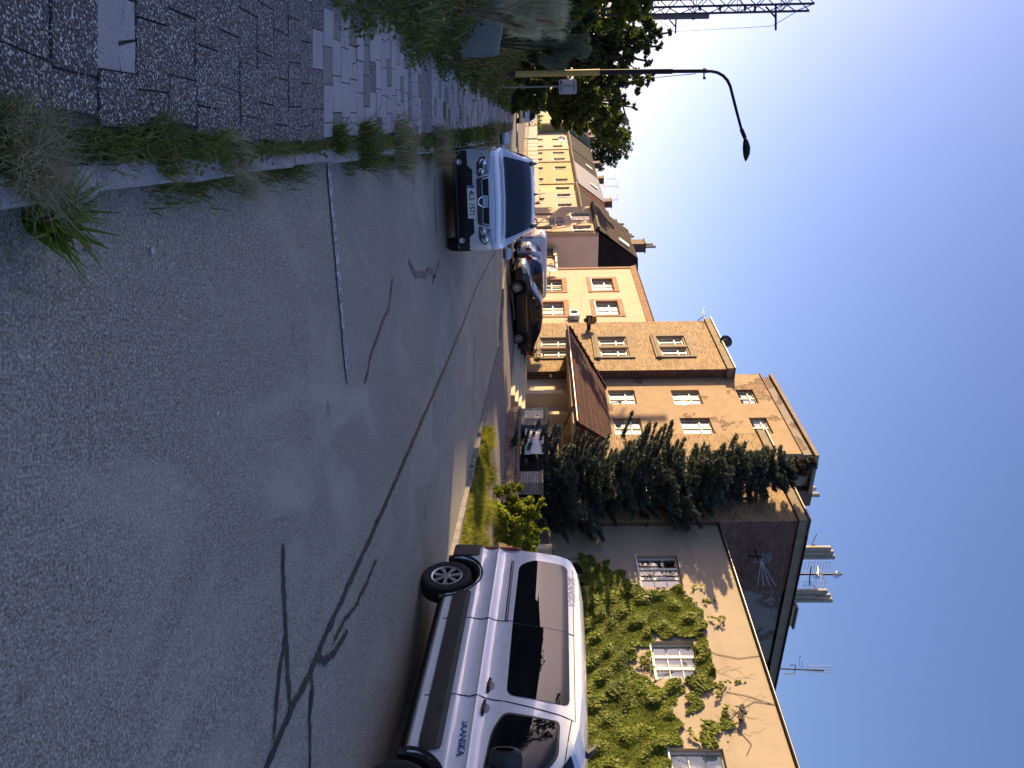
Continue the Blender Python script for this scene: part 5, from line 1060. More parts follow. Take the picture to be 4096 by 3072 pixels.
pst = sthing('gate_post', 'pale stone gate post next to the mesh gate', 'gate post', a0-.2, fw_, .3); boxpart(pst, 'shaft', m_cream, (a0-.32, a0-.06, fw_-.13, fw_+.13, .3, 1.9), bevel=.015); boxpart(pst, 'cap', m_stone, (a0-.36, a0-.02, fw_-.17, fw_+.17, 1.903, 1.98), bevel=.015)
# garden fences down the street
FN = [(29, 39.5, 'slat', (0.248, 0.194, 0.135), 'cream slatted garden fence before the pinkish house'), (39.7, 49, 'sheet', (0.090, 0.104, 0.086), 'grey green panel fence before the roughcast house'), (49.2, 55, 'sheet', (0.108, 0.126, 0.104), 'pale green wire panel fence before the ochre house'), (55.4, 62.6, 'slat', (0.153, 0.162, 0.171), 'silver grey metal gate before the apricot house'), (63, 70.5, 'slat', (0.032, 0.013, 0.009), 'dark brown plank fence under the hedge'), (73, 77.5, 'slat', (0.045, 0.025, 0.013), 'brown gate with pale posts before the pale green house'), (78.2, 88, 'slat', (0.171, 0.059, 0.027), 'brick red plank fence before the white house'), (88.5, 100, 'slat', (0.054, 0.027, 0.023), 'dark red fence behind the distant silver car')]  # fence colours darkened for the tree shade over them
for a, b, st, c, lab in FN:
    z0 = H(*W((a+b)/2, -.2).xy)-.05; f = sthing('garden_fence', lab, 'fence', (a+b)/2, -.2, z0, 'garden fences along the house row'); pm = PM('fence_paint_%d' % a, c, .7, .25, 3)
    boxpart(f, 'plinth', m_stone, (a, b, -.3, -.1, z0-.1, z0+.42)); mb = MB(); n = int((b-a)/1.8)
    for k in range(n+1): s_ = a+(b-a)*k/n; mb.sbox(s_-.05, s_+.05, -.25, -.15, z0+.421, z0+1.6)
    mb.build('post', pm, f); mb = MB()
    if st == 'slat':
        m = int((b-a)/.16)
        for k in range(m): s_ = a+(b-a)*(k+.5)/m; mb.sbox(s_-.065, s_+.065, -.29, -.255, z0+.46, z0+1.5)
    else:
        for k in range(n): mb.sbox(a+(b-a)*k/n+.06, a+(b-a)*(k+1)/n-.06, -.22, -.2, z0+.46, z0+1.55)
    mb.build('panel', pm, f)
for s_, w_, n, zt, rr, lab in ((66.5, .5, 2500, 1.75, .75, 'clipped hedge above the dark brown fence'), (69.5, .5, 2000, 1.7, .7, 'shaggy green end of the hedge before the pale pink house'), (84, .9, 2600, 2.0, .9, 'round topped conifer above the brick red fence')):
    b = W(s_, w_, -.3); cl = [((W(s_+e, w_).x, W(s_+e, w_).y, z), rr) for e in ((-1.2, 0, 1.2) if 'conifer' in lab else (-2.6, -1.3, 0, 1.3, 2.6)) for z in (.5, zt-rr*.7)]
    if 'conifer' in lab: cl += [((b.x, b.y, zt+.1), rr*.7), ((b.x, b.y, zt+.6), .35)]
    bush('hedge' if 'hedge' in lab else 'conifer', lab, b, cl, n*2, .11, lf_mid if 'conifer' not in lab else lf_dark, 'hedge' if 'hedge' in lab else 'shrub')
# ------------------------------------------------------------------ vehicles
def rpoly(P, r, n=4):
    out = []; N = len(P); rs = r if isinstance(r, (list, tuple)) else [r]*N
    for i in range(N):
        p = Vector(P[i]); a = Vector(P[i-1])-p; b = Vector(P[(i+1) % N])-p; q = min(rs[i], a.length*.45, b.length*.45)
        if q < 1e-4: out.append(tuple(p)); continue
        A = p+a.normalized()*q; B_ = p+b.normalized()*q
        for k in range(n+1): t = k/n; out.append(tuple(A*(1-t)**2+p*2*t*(1-t)+B_*t*t))
    return out
def patch(mb, poly, fn, nu=8, nv=8):
    vs = [v for u, v in poly]; lo, hi = min(vs), max(vs); e = (hi-lo)*1e-3; lv = sorted(set([round(v, 4) for v in vs if lo+e*4 < v < hi-e*4]+[lo+(hi-lo)*k/nv for k in range(1, nv)]+[lo+e, hi-e])); rows = []
    for v in lv:
        xs_ = []
        for (a, b), (c, d) in zip(poly, poly[1:]+poly[:1]):
            if (b-v)*(d-v) <= 0 and abs(b-d) > 1e-9: xs_.append(a+(c-a)*(v-b)/(d-b))
        if len(xs_) < 2: continue
        a, b = min(xs_), max(xs_); rows.append([fn(a+(b-a)*k/nu, v) for k in range(nu+1)])
    mb.grid(rows); return mb
class Body:
    def __init__(s, zt, hw, belt, zb, wheels, tumble=.2, cr=.03, off=None, rt=.12, fb=(.2, 4), rb=(.15, 4)):
        s.zt, s.hw, s.belt, s.zb, s.wh, s.tu, s.cr, s.off, s.rt = zt, hw, belt, zb, wheels, tumble, cr, off or [], rt; s.x0, s.x1 = zt[0][0], zt[-1][0]; s.fb, s.rb = fb, rb; s._o = {}
    def sec(s, x):
        hw, zt = interp(x, s.hw), interp(x, s.zt); zB = min(interp(x, s.belt), zt-.03); zb = s.zb
        for xc, rw, ra in s.wh:
            if abs(x-xc) < ra: zb = max(zb, rw+math.sqrt(ra*ra-(x-xc)**2))
        zb = min(zb, zB-.06); h = zt-zB; hr = hw*(1-s.tu*min(1, h/.45)); P = [(hw*.95, zb), (hw*.982, zb+.03)]
        for k, t in enumerate((.44, .56, .66, .70, .73, .755, .775, .80, .84, .88, .915, .945, .96, .975, .99, 1.01, 1.04, 1.08, 1.13, 1.18, 1.22) if s.off else (.2, .4, .6, .8, .93)):
            z = min(max(t, zb+.032+.001*k), zB-.001*(30-k)) if s.off else lerp(zb, zB, t)
            if s.off: t = (z-zb)/max(.01, zB-zb)
            P.append((hw*(1-.04*abs(t-.6)**2)+interp(z, s.off) if s.off else hw*(1-.07*abs(t-.6)**2), z))
        P += [(hw*.972, zB), (lerp(hw*.965, hr, .2 if s.off else .35), zB+h*.35), (lerp(hw*.965, hr, .62 if s.off else .75), zB+h*.72), (hr, zB+h*.88), (hr-s.rt*.35, zB+h*.965), (hr-s.rt, zt), (hr*.6, zt+s.cr*.6), (0, zt+s.cr)]
        return P
    def S(s, x, z, o=.006, side=-1):
        P = s.sec(max(s.x0, min(s.x1, x)))[:-2]; y = P[-1][0]
        for (a, b), (c, d) in zip(P, P[1:]):
            if b <= z <= d: y = a+(c-a)*(z-b)/max(1e-6, d-b); break
        else: y = P[0][0] if z < P[0][1] else P[-1][0]
        return Vector((x, side*(y+o), z))
    def T(s, x, y, o=.006):
        P = s.sec(x)[-5:]; z = P[0][1]
        for (a, b), (c, d) in zip(P, P[1:]):
            if c <= abs(y) <= a: z = b+(d-b)*(a-abs(y))/max(1e-6, a-c); break
        return Vector((x+o*.6, y, z+o))
    def outline(s, x): P = s.sec(x); return [(-y, z) for y, z in P]+[(y, z) for y, z in P[-2::-1]]
    def F(s, y, z, o=.006, front=True):
        x = s.x1 if front else s.x0; b, p = s.fb if front else s.rb
        if front not in s._o: s._o[front] = s.outline(x)
        O = s._o[front]; zs = [q for _, q in O]; zc = (min(zs)+max(zs))/2; ang = math.atan2(z-zc, y); R = 9; d = (math.cos(ang), math.sin(ang))
        for (a, c), (e, f) in zip(O, O[1:]+O[:1]):
            c -= zc; f -= zc; ex, ey = e-a, f-c; den = d[0]*ey-d[1]*ex
            if abs(den) < 1e-9: continue
            t = (a*ey-c*ex)/den; u = (a*d[1]-c*d[0])/den
            if t > 0 and -.001 <= u <= 1.001: R = min(R, t)
        r = min(1, math.hypot(y, z-zc)/R); sg = 1 if front else -1; return Vector((x+sg*(b*(1-r**p)+o), y, z))
    def mesh(s, n=46):
        mb = MB(); X = set(s.x0+(s.x1-s.x0)*k/n for k in range(n+1))
        for xc, rw, ra in s.wh:
            for k in range(13): X.add(xc+ra*math.cos(math.pi*k/12)*.9999)
            X |= {xc-ra-.001, xc+ra+.001}
        X |= {a for a, _ in s.zt}; X = sorted(x for x in X if s.x0 <= x <= s.x1); rows = [[(x, y, z) for y, z in s.outline(x)] for x in X]; mb.grid(rows)
        for fr, x in ((False, s.x0), (True, s.x1)):
            O = s.outline(x); zs = [q for _, q in O]; zc = (min(zs)+max(zs))/2; b, p = s.fb if fr else s.rb; sg = 1 if fr else -1; rr = []
            for r in (1, .985, .95, .9, .82, .7, .5, .25, .01): rr.append([(x+sg*b*(1-r**p), y*r, zc+(z-zc)*r) for y, z in O+O[:1]])
            mb.grid(rr if fr else rr[::-1])
        return mb
tyre_m = PM('tyre_rubber', (.012, .012, .013), .85, .2, 12); rim_m = PM('silver_rim', (.42, .43, .45), .35, .08, 6, metal=.7); plast = PM('black_plastic', (.022, .023, .025), .6, .25, 6, .15, 200); chrome = PM('bright_trim', (.6, .6, .62), .18, .03, 4, metal=.95)
cglass = glassmat('car_glass', refl=-.02, dark=(.012, .018, .03)); lens = glassmat('lamp_lens', refl=.1, dark=(.35, .36, .38)); redlens = glassmat('red_lens', refl=.03, dark=(.32, .012, .012)); darkin = PM('dark_underbody', (.006, .006, .006), .95, .1)
def wheel(root, x, y, r, wd, side, spokes=10, hub=rim_m, steer=0.0):
    T = Matrix.Translation((x, y, r)) @ Matrix.Rotation(steer, 4, 'Z') @ Matrix.Rotation(-side*math.pi/2, 4, 'X'); ri = r*.62
    mb = MB(); mb.lathe([(ri, -wd*.5), (r*.93, -wd*.5), (r*.985, -wd*.42), (r, -wd*.25), (r, wd*.25), (r*.985, wd*.42), (r*.93, wd*.5), (r*.8, wd*.52), (ri, wd*.46), (ri, -wd*.5)], 36, T); t = mb.build('wheel', tyre_m, root, smooth=True)
    mb = MB(); mb.lathe([(ri*1.0, wd*.47), (ri*.97, wd*.49), (ri*.9, wd*.40), (ri*.88, wd*.1), (.001, wd*.08)], 32, T); mb.build('brake_drum', darkin, t, smooth=True)
    mb = MB(); mb.lathe([(ri*1.0, wd*.48), (ri*.96, wd*.51), (ri*.88, wd*.47), (ri*.88, wd*.40)], 32, T); mb.lathe([(ri*.3, wd*.30), (ri*.28, wd*.46), (ri*.12, wd*.48), (.001, wd*.48)], 20, T); o = mb.T; mb.T = T
    for k in range(spokes):
        a = 2*math.pi*k/spokes; c, s_ = math.cos(a), math.sin(a); f = lambda u, v, d: (u*c-v*s_, u*s_+v*c, d)
        mb.prism([(ri*.2, -ri*.075), (ri*.9, -ri*.15), (ri*.9, ri*.15), (ri*.2, ri*.075)], f, wd*.36, wd*.46)
    mb.T = o; mb.build('rim', hub, t, smooth=True, sharp=.5); return t
def seam(mb, pts, r=.0065): mb.tube(pts, r, 4, False)
# ---- the white van
hx = Vector((.342, -.940, 0)).normalized(); lf = Vector((-hx.y, hx.x, 0)); vp = Vector((2.56, 9.55, 0))+lf*.985
VM = Matrix(((hx.x, lf.x, 0, vp.x), (hx.y, lf.y, 0, vp.y), (0, 0, 1, -.012), (0, 0, 0, 1))) @ Matrix.Rotation(.033, 4, 'Y')
VN = thing('white_van', 'white panelled crew van with dark side windows and blue lettering on its door', 'van', mat=VM)
vpaint = paintmat('van_white', (.71, .745, .80), rough=.3, dirt=.25)
RA, FA = -.25, 3.05
vb = Body([(-.88, 2.0), (-.6, 2.07), (-.3, 2.09), (.6, 2.10), (1.6, 2.09), (2.1, 2.05), (2.35, 1.99), (2.62, 1.85), (3.0, 1.58), (3.35, 1.32), (3.45, 1.26), (3.75, 1.12)], [(-.88, .985), (-.7, 1.0), (-.2, 1.0), (2.4, 1.0), (3.2, .985), (3.75, .9)], [(-.88, 1.24), (2.2, 1.24), (3.2, 1.18), (3.75, 1.08)], .36,
          [(RA, .34, .41), (FA, .34, .42)], .155, .05, [(.36, -.01), (.5, 0), (.70, .006), (.755, .014), (.79, .0), (.88, -.016), (.94, -.008), (.975, .012), (1.0, .004), (1.04, -.018), (1.12, -.032), (1.2, -.03), (1.24, -.022)], .16, (.26, 4), (.15, 6))
vb.mesh(60).build('body', vpaint, VN, smooth=True, sharp=.6)
def rpatch(name, poly, mat, o=.006, nu=14, nv=8, parent=VN, body=vb, side=-1, smooth=True): mb = MB(); patch(mb, poly, lambda u, v: body.S(u, v, o, side), nu, nv); return mb.build(name, mat, parent, smooth=smooth)
vglass = glassmat('tinted_glass', refl=-.022, dark=(.006, .008, .010))
for sd in (-1, 1):
    rpatch('side_window', rpoly([(-.66, 1.46), (-.50, 1.275), (.695, 1.265), (.735, 1.925), (-.64, 1.915)], [.12, .14, .01, .01, .12]), vglass, .007, side=sd); rpatch('side_window', rpoly([(.703, 1.265), (1.86, 1.275), (1.895, 1.93), (.743, 1.925)], [.01, .10, .10, .01]), vglass, .007, side=sd)
    rpatch('window_seal', rpoly([(2.09, 1.27), (2.34, 1.16), (2.8, 1.12), (3.32, 1.16), (2.78, 1.66), (2.52, 1.82), (2.12, 1.835)], [.08, .1, .1, .02, .1, .08, .06]), plast, .004, side=sd)
    rpatch('front_window', rpoly([(2.12, 1.28), (2.36, 1.18), (2.8, 1.14), (3.26, 1.175), (2.77, 1.63), (2.50, 1.795), (2.145, 1.81)], [.07, .1, .1, .02, .1, .08, .05]), vglass, .009, side=sd)
    rpatch('side_moulding', [(.10, .49), (2.66, .49), (2.62, .70), (.16, .705), (.13, .66)], plast, .022, 20, 3, side=sd)
    rpatch('moulding_bevel', [(.165, .655), (2.625, .655), (2.60, .712), (.19, .715)], PM('grey_plastic', (.075, .078, .085), .5, .2, 6), .026, 20, 3, side=sd)
    rpatch('sill_trim', [(.17, .335), (2.64, .335), (2.64, .372), (.17, .372)], plast, -.012, 20, 2, side=sd)
    for xc in (RA, FA):
        mb = MB(); rows = []
        for rr_, o_ in ((.395, -.06), (.40, .012), (.47, .02), (.475, .0)): rows.append([vb.S(xc+rr_*math.cos(t), max(.30, .34+rr_*math.sin(t)), o_, sd) for t in np.linspace(-.12, math.pi+.12, 28)])
        mb.grid(rows); mb.build('arch_trim', plast, VN, smooth=True)
mb = MB(); mb.box(-.7, 3.8, -.80, .80, .26, .7); mb.box(RA-.44, RA+.44, -.79, .79, .3, 1.0); mb.box(FA-.44, FA+.44, -.79, .79, .3, 1.0); mb.build('underbody', darkin, VN)
mb = MB(); pl = [(-.66, -1.015), (-.9, -1.01), (-1.0, -.97), (-1.08, -.85), (-1.12, -.6), (-1.13, 0), (-1.12, .6), (-1.08, .85), (-1.0, .97), (-.9, 1.01), (-.66, 1.015), (-.66, .85), (-.66, -.85)]; mb.prism(pl, lambda u, v, d: (u, v, d), .36, .73); mb.build('rear_bumper', plast, VN, smooth=True, bevel=.02, sharp=.6)
rpatch('bumper_step', [(-.87, .46), (-.76, .46), (-.76, .475), (-.87, .475)], tyre_m, .03)
for sd in (-1, 1):
    mb = MB(); mb.prism([(-.87, sd*.995), (-.92, sd*.985), (-.99, sd*.93), (-1.02, sd*.8), (-.95, sd*.8), (-.89, sd*.92)], lambda u, v, d: (u, v, d), .76, 1.27); mb.build('tail_light', redlens, VN, smooth=True, bevel=.008)
for sd in (-1, 1):
    mb = MB(); P_ = [vb.S(x, 1.185, .006, sd) for x in np.linspace(-.60, .66, 12)]
    for (a, b) in ((0, .022),): mb.grid([[p_+Vector((0, 0, -.02)) for p_ in P_], [p_+Vector((0, sd*.008, -.008)) for p_ in P_], [p_+Vector((0, sd*.008, .008)) for p_ in P_], [p_+Vector((0, 0, .02)) for p_ in P_]])
    r_ = mb.build('door_rail', plast, VN, smooth=True); mb = MB(); mb.grid([[p_+Vector((0, sd*.0095, -.004)) for p_ in P_], [p_+Vector((0, sd*.0095, .006)) for p_ in P_]]); mb.build('rail_slot', rim_m, r_)
    mb = MB()
    seam(mb, [vb.S(.66+(.08 if z > 1.3 else .0)*(z-1.3)/.6, z, .001, sd) for z in np.linspace(.36, 1.98, 22)]); seam(mb, [vb.S(1.91+max(0, z-1.0)*.15, z, .001, sd) for z in np.linspace(.36, 1.97, 22)])
    seam(mb, [vb.S(x, 1.985, .001, sd) for x in np.linspace(-.6, 2.05, 20)], .005); seam(mb, [vb.S(x, interp(x, [(2.05, 1.95), (2.55, 1.875), (2.85, 1.66), (3.3, 1.24)]), .001, sd) for x in np.linspace(2.05, 3.2, 14)]); seam(mb, [vb.S(x, .478, .001, sd) for x in np.linspace(.2, 2.6, 14)], .003)
    mb.build('panel_gap', darkin, VN)
    for x0, z in ((1.64, 1.085), (1.96, 1.06)):
        mb = MB(); mb.T = Matrix.Translation(vb.S(x0+.1, z, .002, sd)) @ Matrix.Rotation(-sd*-math.pi/2, 4, 'X'); mb.prism([(.065*math.cos(t), .06*math.sin(t)) for t in np.linspace(0, 6.1, 18)], lambda u, v, d: (u, v, d), -.004, .003); rc = mb.build('handle_recess', rim_m, VN)
        mb = MB(); mb.tube([vb.S(x0, z+.005, .0, sd), vb.S(x0+.03, z+.004, .035, sd), vb.S(x0+.16, z-.002, .038, sd), vb.S(x0+.2, z-.004, .0, sd)], [.012, .017, .017, .012], 8); mb.build('door_handle', plast, VN, smooth=True)
    wheel(VN, RA, sd*.86, .335, .23, sd, 7); wheel(VN, FA, sd*.87, .335, .23, sd, 7)
    # mirror
    mb = MB(); c = vb.S(2.86, 1.17, .0, sd); mb.tube([c, c+Vector((-.02, sd*.12, .06))], [.05, .045], 8); q = c+Vector((-.04, sd*.16, .17)); rows = []
    for t, kx, kz in ((-1, .3, .55), (-.8, .8, .9), (0, 1, 1), (.7, .9, .95), (1, .5, .7)): rows.append([(q.x+.075*kx*math.cos(u), q.y+t*.12, q.z+.165*kz*math.sin(u)*(1 if abs(math.sin(u)) < .9 else .97)) for u in np.linspace(0, 2*math.pi, 15)])
    mb.grid(rows); mr = mb.build('mirror', plast, VN, smooth=True); mb = MB(); mb.box(q.x-.09, q.x-.06, q.y-.01, q.y+.09, q.z-.06, q.z-.02); mb.build('indicator', lens, mr, bevel=.01)
mb = MB(); patch(mb, [(-.78, 2.42), (.78, 2.42), (.82, 3.36), (-.82, 3.36)], lambda u, v: vb.T(v, u, .008), 12, 12); mb.build('windscreen', vglass, VN, smooth=True)
mb = MB(); mb.tube([(2.0, -.35, 2.1), (1.93, -.35, 2.18), (1.86, -.35, 2.22)], [.05, .03, .012], 8); mb.build('roof_antenna', plast, VN, smooth=True)
mb = MB(); patch(mb, rpoly([(-.75, .62), (.75, .62), (.85, .95), (-.85, .95)], .05), lambda u, v: vb.F(u, v, .006), 10, 6); mb.build('front_grille', plast, VN)
for sd in (-1, 1): mb = MB(); patch(mb, rpoly([(sd*.55, .85), (sd*.9, .9), (sd*.88, 1.08), (sd*.6, 1.0)], .03), lambda u, v: vb.F(u, v, .012), 6, 6); mb.build('headlight', lens, VN, smooth=True)
RXs = Matrix.Rotation(math.pi/2, 4, 'X')
q = vb.S(2.46, .895, .004); text('lettering', 'SKANSKA', .100, m_blue, VN, Matrix.Translation(q) @ RXs, .0022, sx=.98)
q = vb.S(-.10, 1.962, .004); palel = PM('pale_letter', (.22, .26, .42), .5, .05, 4); text('lettering', 'SKANSKA', .125, palel, VN, Matrix.Translation(q) @ Matrix.Rotation(-.30, 4, 'X') @ RXs, .003, sx=1.15, ext=.0005)
# ---- generic car
def car(name, label, M, paint, zt, hw, belt, zb, wh, wins, tumble=.2, ws=None, rw=None, rims=8, fb=(.2, 4), rb=(.15, 4), rt=.1, group=None, cat='car', wr=.3):
    o = thing(name, label, cat, mat=M, group=group); b = Body(zt, hw, belt, zb, wh, tumble, .03, None, rt, fb, rb); b.mesh(40).build('body', paint, o, smooth=True, sharp=.6)
    for sd in (-1, 1):
        for w in wins: rpatch('side_window', rpoly(w, .04), cglass, .006, 8, 6, o, b, sd)
        for xc, r, ra in wh: wheel(o, xc, sd*(interp(xc, hw)-.12), r, .2, sd, rims)
        mb = MB(); mb.grid([[b.S(x, b.zb+.02, .004, sd) for x in np.linspace(wh[0][0]+wh[0][2]+.02, wh[1][0]-wh[1][2]-.02, 8)], [b.S(x, b.zb+.1, .006, sd) for x in np.linspace(wh[0][0]+wh[0][2]+.02, wh[1][0]-wh[1][2]-.02, 8)]]); mb.build('sill_trim', plast, o)
        mb = MB(); mb.grid([[b.S(x, interp(x, belt)-.22, .008, sd) for x in np.linspace(wh[0][0]+.4, wh[1][0]-.42, 8)], [b.S(x, interp(x, belt)-.2, .01, sd) for x in np.linspace(wh[0][0]+.4, wh[1][0]-.42, 8)]]); mb.build('side_strip', chrome, o)
    mb = MB(); mb.box(b.x0-.02, b.x1, -.62, .62, .2, .7)
    mb.build('underbody', darkin, o)
    for nm, q in (('windscreen', ws), ('rear_window', rw)):
        if q: mb = MB(); (xa, ya), (xb, yb) = q; lo, hi = min(xa, xb), max(xa, xb); patch(mb, rpoly([(-ya, xa), (ya, xa), (yb, xb), (-yb, xb)], .05), lambda u, v: b.T(v, u, .008), 10, 10); mb.build(nm, cglass, o, smooth=True)
    return o, b
def fpatch(o, b, name, poly, mat, off=.008, front=True, nu=6, nv=5, smooth=True): mb = MB(); patch(mb, poly, lambda u, v: b.F(u, v, off, front), nu, nv); return mb.build(name, mat, o, smooth=smooth)
def heading(p, d, z=None):
    d = Vector((d[0], d[1], 0)).normalized(); l = Vector((-d.y, d.x, 0)); z = H(*p) if z is None else z; return Matrix(((d.x, l.x, 0, p[0]), (d.y, l.y, 0, p[1]), (0, 0, 1, z), (0, 0, 0, 1)))
def mirrors(o, b, x, z, paint, hang=.12):
    for sd in (-1, 1):
        c = b.S(x, z, 0, sd); mb = MB(); mb.tube([c, c+Vector((0, sd*.07, .01))], .03, 6); q = c+Vector((-.01, sd*(.08+hang*.6), .05)); rows = []
        for t, k in ((-1, .5), (-.7, .9), (0, 1), (.7, .9), (1, .45)): rows.append([(q.x+.06*k*math.cos(u), q.y+t*.10, q.z+.07*k*math.sin(u)) for u in np.linspace(0, 2*math.pi, 13)])
        mb.grid(rows); m = mb.build('mirror', paint, o, smooth=True); mb = MB(); mb.box(q.x-.02, q.x+.066, q.y-.09, q.y+.09, q.z-.085, q.z-.045); mb.build('mirror_base', plast, m, bevel=.015)
# silver white estate parked at the kerb, facing the camera
silver = paintmat('silver_white_paint', (.56, .58, .62), .25, .3, .1)
Lx = 2.0
dM = heading((-3.52, 14.0), (.285, -.958), z=Hroad(-3.5, 14))
C1, cb1 = car('parked_car', 'silver white estate car with roof rails parked at the left kerb facing the camera', dM, silver,
    [(-2.1, 1.0), (-2.05, 1.36), (-1.9, 1.46), (-.6, 1.50), (.0, 1.475), (.22, 1.42), (.45, 1.32), (1.02, 1.0), (1.12, .965), (1.5, .93), (1.72, .885), (1.82, .845)],
    [(-2.1, .80), (-1.5, .86), (0, .87), (1.3, .865), (1.82, .80)], [(-2.1, .9), (-1, .93), (.9, .93), (1.82, .82)], .25, [(-1.32, .31, .36), (1.22, .31, .36)],
    [[(-1.95, 1.0), (-1.1, 1.0), (-1.12, 1.37), (-1.8, 1.35)], [(-1.05, 1.0), (-.2, .99), (-.2, 1.38), (-1.07, 1.38)], [(-.13, .99), (.78, .98), (.25, 1.32), (-.13, 1.38)]], .22, ((1.04, .70), (.16, .57)), ((-2.08, .55), (-2.0, .5)), fb=(.20, 3.2), rb=(.14, 4), rt=.10)
fpatch(C1, cb1, 'bumper_plastic', rpoly([(-.80, .27), (.80, .27), (.80, .44), (.56, .46), (.50, .54), (-.50, .54), (-.56, .46), (-.80, .44)], .02), tyre_m, .016, True, 12, 6)
fpatch(C1, cb1, 'grille', rpoly([(-.36, .60), (.36, .60), (.40, .79), (-.40, .79)], .02), plast, .010, True, 10, 4)
for sd in (-1, 1):
    mb = MB(); gp_ = rpoly([(sd*.085, .69), (sd*.35, .685), (sd*.375, .79), (sd*.085, .79)], .02); mb.tube([cb1.F(u, v, .016) for u, v in gp_+gp_[:1]], .009, 5, False); mb.build('grille_trim', chrome, C1, smooth=True)
    fpatch(C1, cb1, 'grille_opening', rpoly([(sd*.085, .69), (sd*.35, .685), (sd*.375, .79), (sd*.085, .79)], .02), darkin, .012)
    h = fpatch(C1, cb1, 'headlight', rpoly([(sd*.385, .615), (sd*.60, .605), (sd*.70, .68), (sd*.70, .83), (sd*.44, .80)], .03), glassmat('headlight_glass', refl=.15, dark=(.05, .055, .06)), .014)
    for u, v, r in ((.47, .69, .055), (.60, .72, .07)):
        c = cb1.F(sd*u, v, .016); mb = MB(); mb.lathe([(r, .0), (r*.95, .006), (r*.7, -.002), (r*.4, .004), (.001, .006)], 16, Matrix.Translation(c) @ Matrix.Rotation(math.pi/2, 4, 'Y')); mb.build('reflector', chrome, h, smooth=True)
    fpatch(C1, cb1, 'indicator', rpoly([(sd*.48, .775), (sd*.68, .79), (sd*.68, .82), (sd*.48, .795)], .005), lens, .018)
    c = cb1.F(sd*.62, .33, .02); mb = MB(); mb.lathe([(.045, 0), (.045, .012), (.03, .004), (.001, .006)], 16, Matrix.Translation(c) @ Matrix.Rotation(math.pi/2, 4, 'Y')); mb.build('fog_lamp', lens, C1, smooth=True)
    mb = MB(); rp = [cb1.T(x, sd*.56, .0)+Vector((0, 0, h_)) for x, h_ in ((.14, .0), (.02, .055), (-.4, .07), (-1.5, .07), (-1.75, .0))]; mb.tube(rp, [.03, .022, .018, .018, .03], 8); mb.tube([rp[0], rp[1]], [.045, .03], 8); mb.build('roof_rail', PM('dark_rail', (.06, .065, .075), .4, .1), C1, smooth=True)
mirrors(C1, cb1, .72, .97, silver, .14)
em = [(-.07, .735), (.07, .735), (.07, .70), (.045, .645), (0, .625), (-.045, .645), (-.07, .70)]
fpatch(C1, cb1, 'badge', rpoly([(-.095, .775), (.095, .775), (.095, .70), (.05, .625), (0, .61), (-.05, .625), (-.095, .70)], .02), chrome, .024); fpatch(C1, cb1, 'badge_inner', rpoly(em, .01), plast, .028); fpatch(C1, cb1, 'badge_bar', [(-.055, .70), (.055, .70), (.06, .728), (-.06, .728)], chrome, .031)
pc = cb1.F(0, .51, .03); pm_ = MB(); pm_.T = Matrix.Translation(pc); pm_.prism(rpoly([(-.26, -.062), (.26, -.062), (.26, .062), (-.26, .062)], .012), lambda u, v, d: (d, u, v), -.02, .0); pl_ = pm_.build('number_plate', PM('plate_white', (.72, .70, .62), .4, .03), C1)
pm_ = MB(); pm_.T = Matrix.Translation(pc); pm_.box(.0005, .0015, -.258, -.215, -.058, .058); pm_.build('blue_band', m_blue, pl_)
TX = Matrix(((0, 0, 1, 0), (1, 0, 0, 0), (0, 1, 0, 0), (0, 0, 0, 1)))
text('lettering', '4L5 1571', .118, m_letter, pl_, Matrix.Translation(pc+Vector((.003, .022, .004))) @ TX, .0015, sx=.92); text('lettering', 'CZ', .03, m_white_p, pl_, Matrix.Translation(pc+Vector((.003, -.236, -.035))) @ TX, .0005)
mb = MB(); mb.tube([cb1.T(-.25, 0, 0), cb1.T(-.25, 0, 0)+Vector((-.06, 0, .05)), cb1.T(-.25, 0, 0)+Vector((-.3, 0, .22))], [.025, .012, .004], 6); mb.build('roof_antenna', plast, C1)
mb = MB()
for yy in (-.36, -.12, .12, .36): mb.box(-.3, -.15, yy-.12 if abs(yy) > .2 else yy-.01, yy+.12 if abs(yy) > .2 else yy+.01, .7, 1.2)
mb.build('seats', plast, C1)
seam_ = MB(); seam(seam_, [cb1.T(1.80, y, .001) if abs(y) < .6 else cb1.T(1.76, y, .001) for y in np.linspace(-.7, .7, 12)], .004); seam_.build('panel_gap', darkin, C1)
# black saloon, nose to the road
Mn = Vector((-MV.x, -MV.y)); Bp = Vector((-3.62, 35.25))
blackp = PM('black_paint', (.006, .008, .012), .3, .2, 4, coat=.25)
C2, b2 = car('parked_car', 'black saloon parked across the pavement with its nose to the road', heading(tuple(Bp), tuple(Mn)), blackp,
    [(-2.2, .92), (-2.1, 1.0), (-1.75, 1.06), (-1.5, 1.13), (-1.0, 1.36), (-.4, 1.45), (.2, 1.44), (.5, 1.36), (1.15, 1.02), (1.3, .97), (1.8, .87), (2.1, .75)], [(-2.2, .76), (-1.5, .87), (1.2, .87), (2.1, .74)], [(-2.2, .85), (-1, .95), (1, .93), (2.1, .76)], .24, [(-1.25, .31, .36), (1.3, .31, .36)],
    [[(-1.35, 1.0), (-.35, .99), (-.35, 1.35), (-.95, 1.30)], [(-.28, .99), (.85, .97), (.4, 1.28), (-.28, 1.36)]], .22, ((1.18, .7), (.45, .58)), ((-1.62, .62), (-1.05, .56)), fb=(.16, 3.5), rb=(.14, 4))
mirrors(C2, b2, .82, .98, blackp)
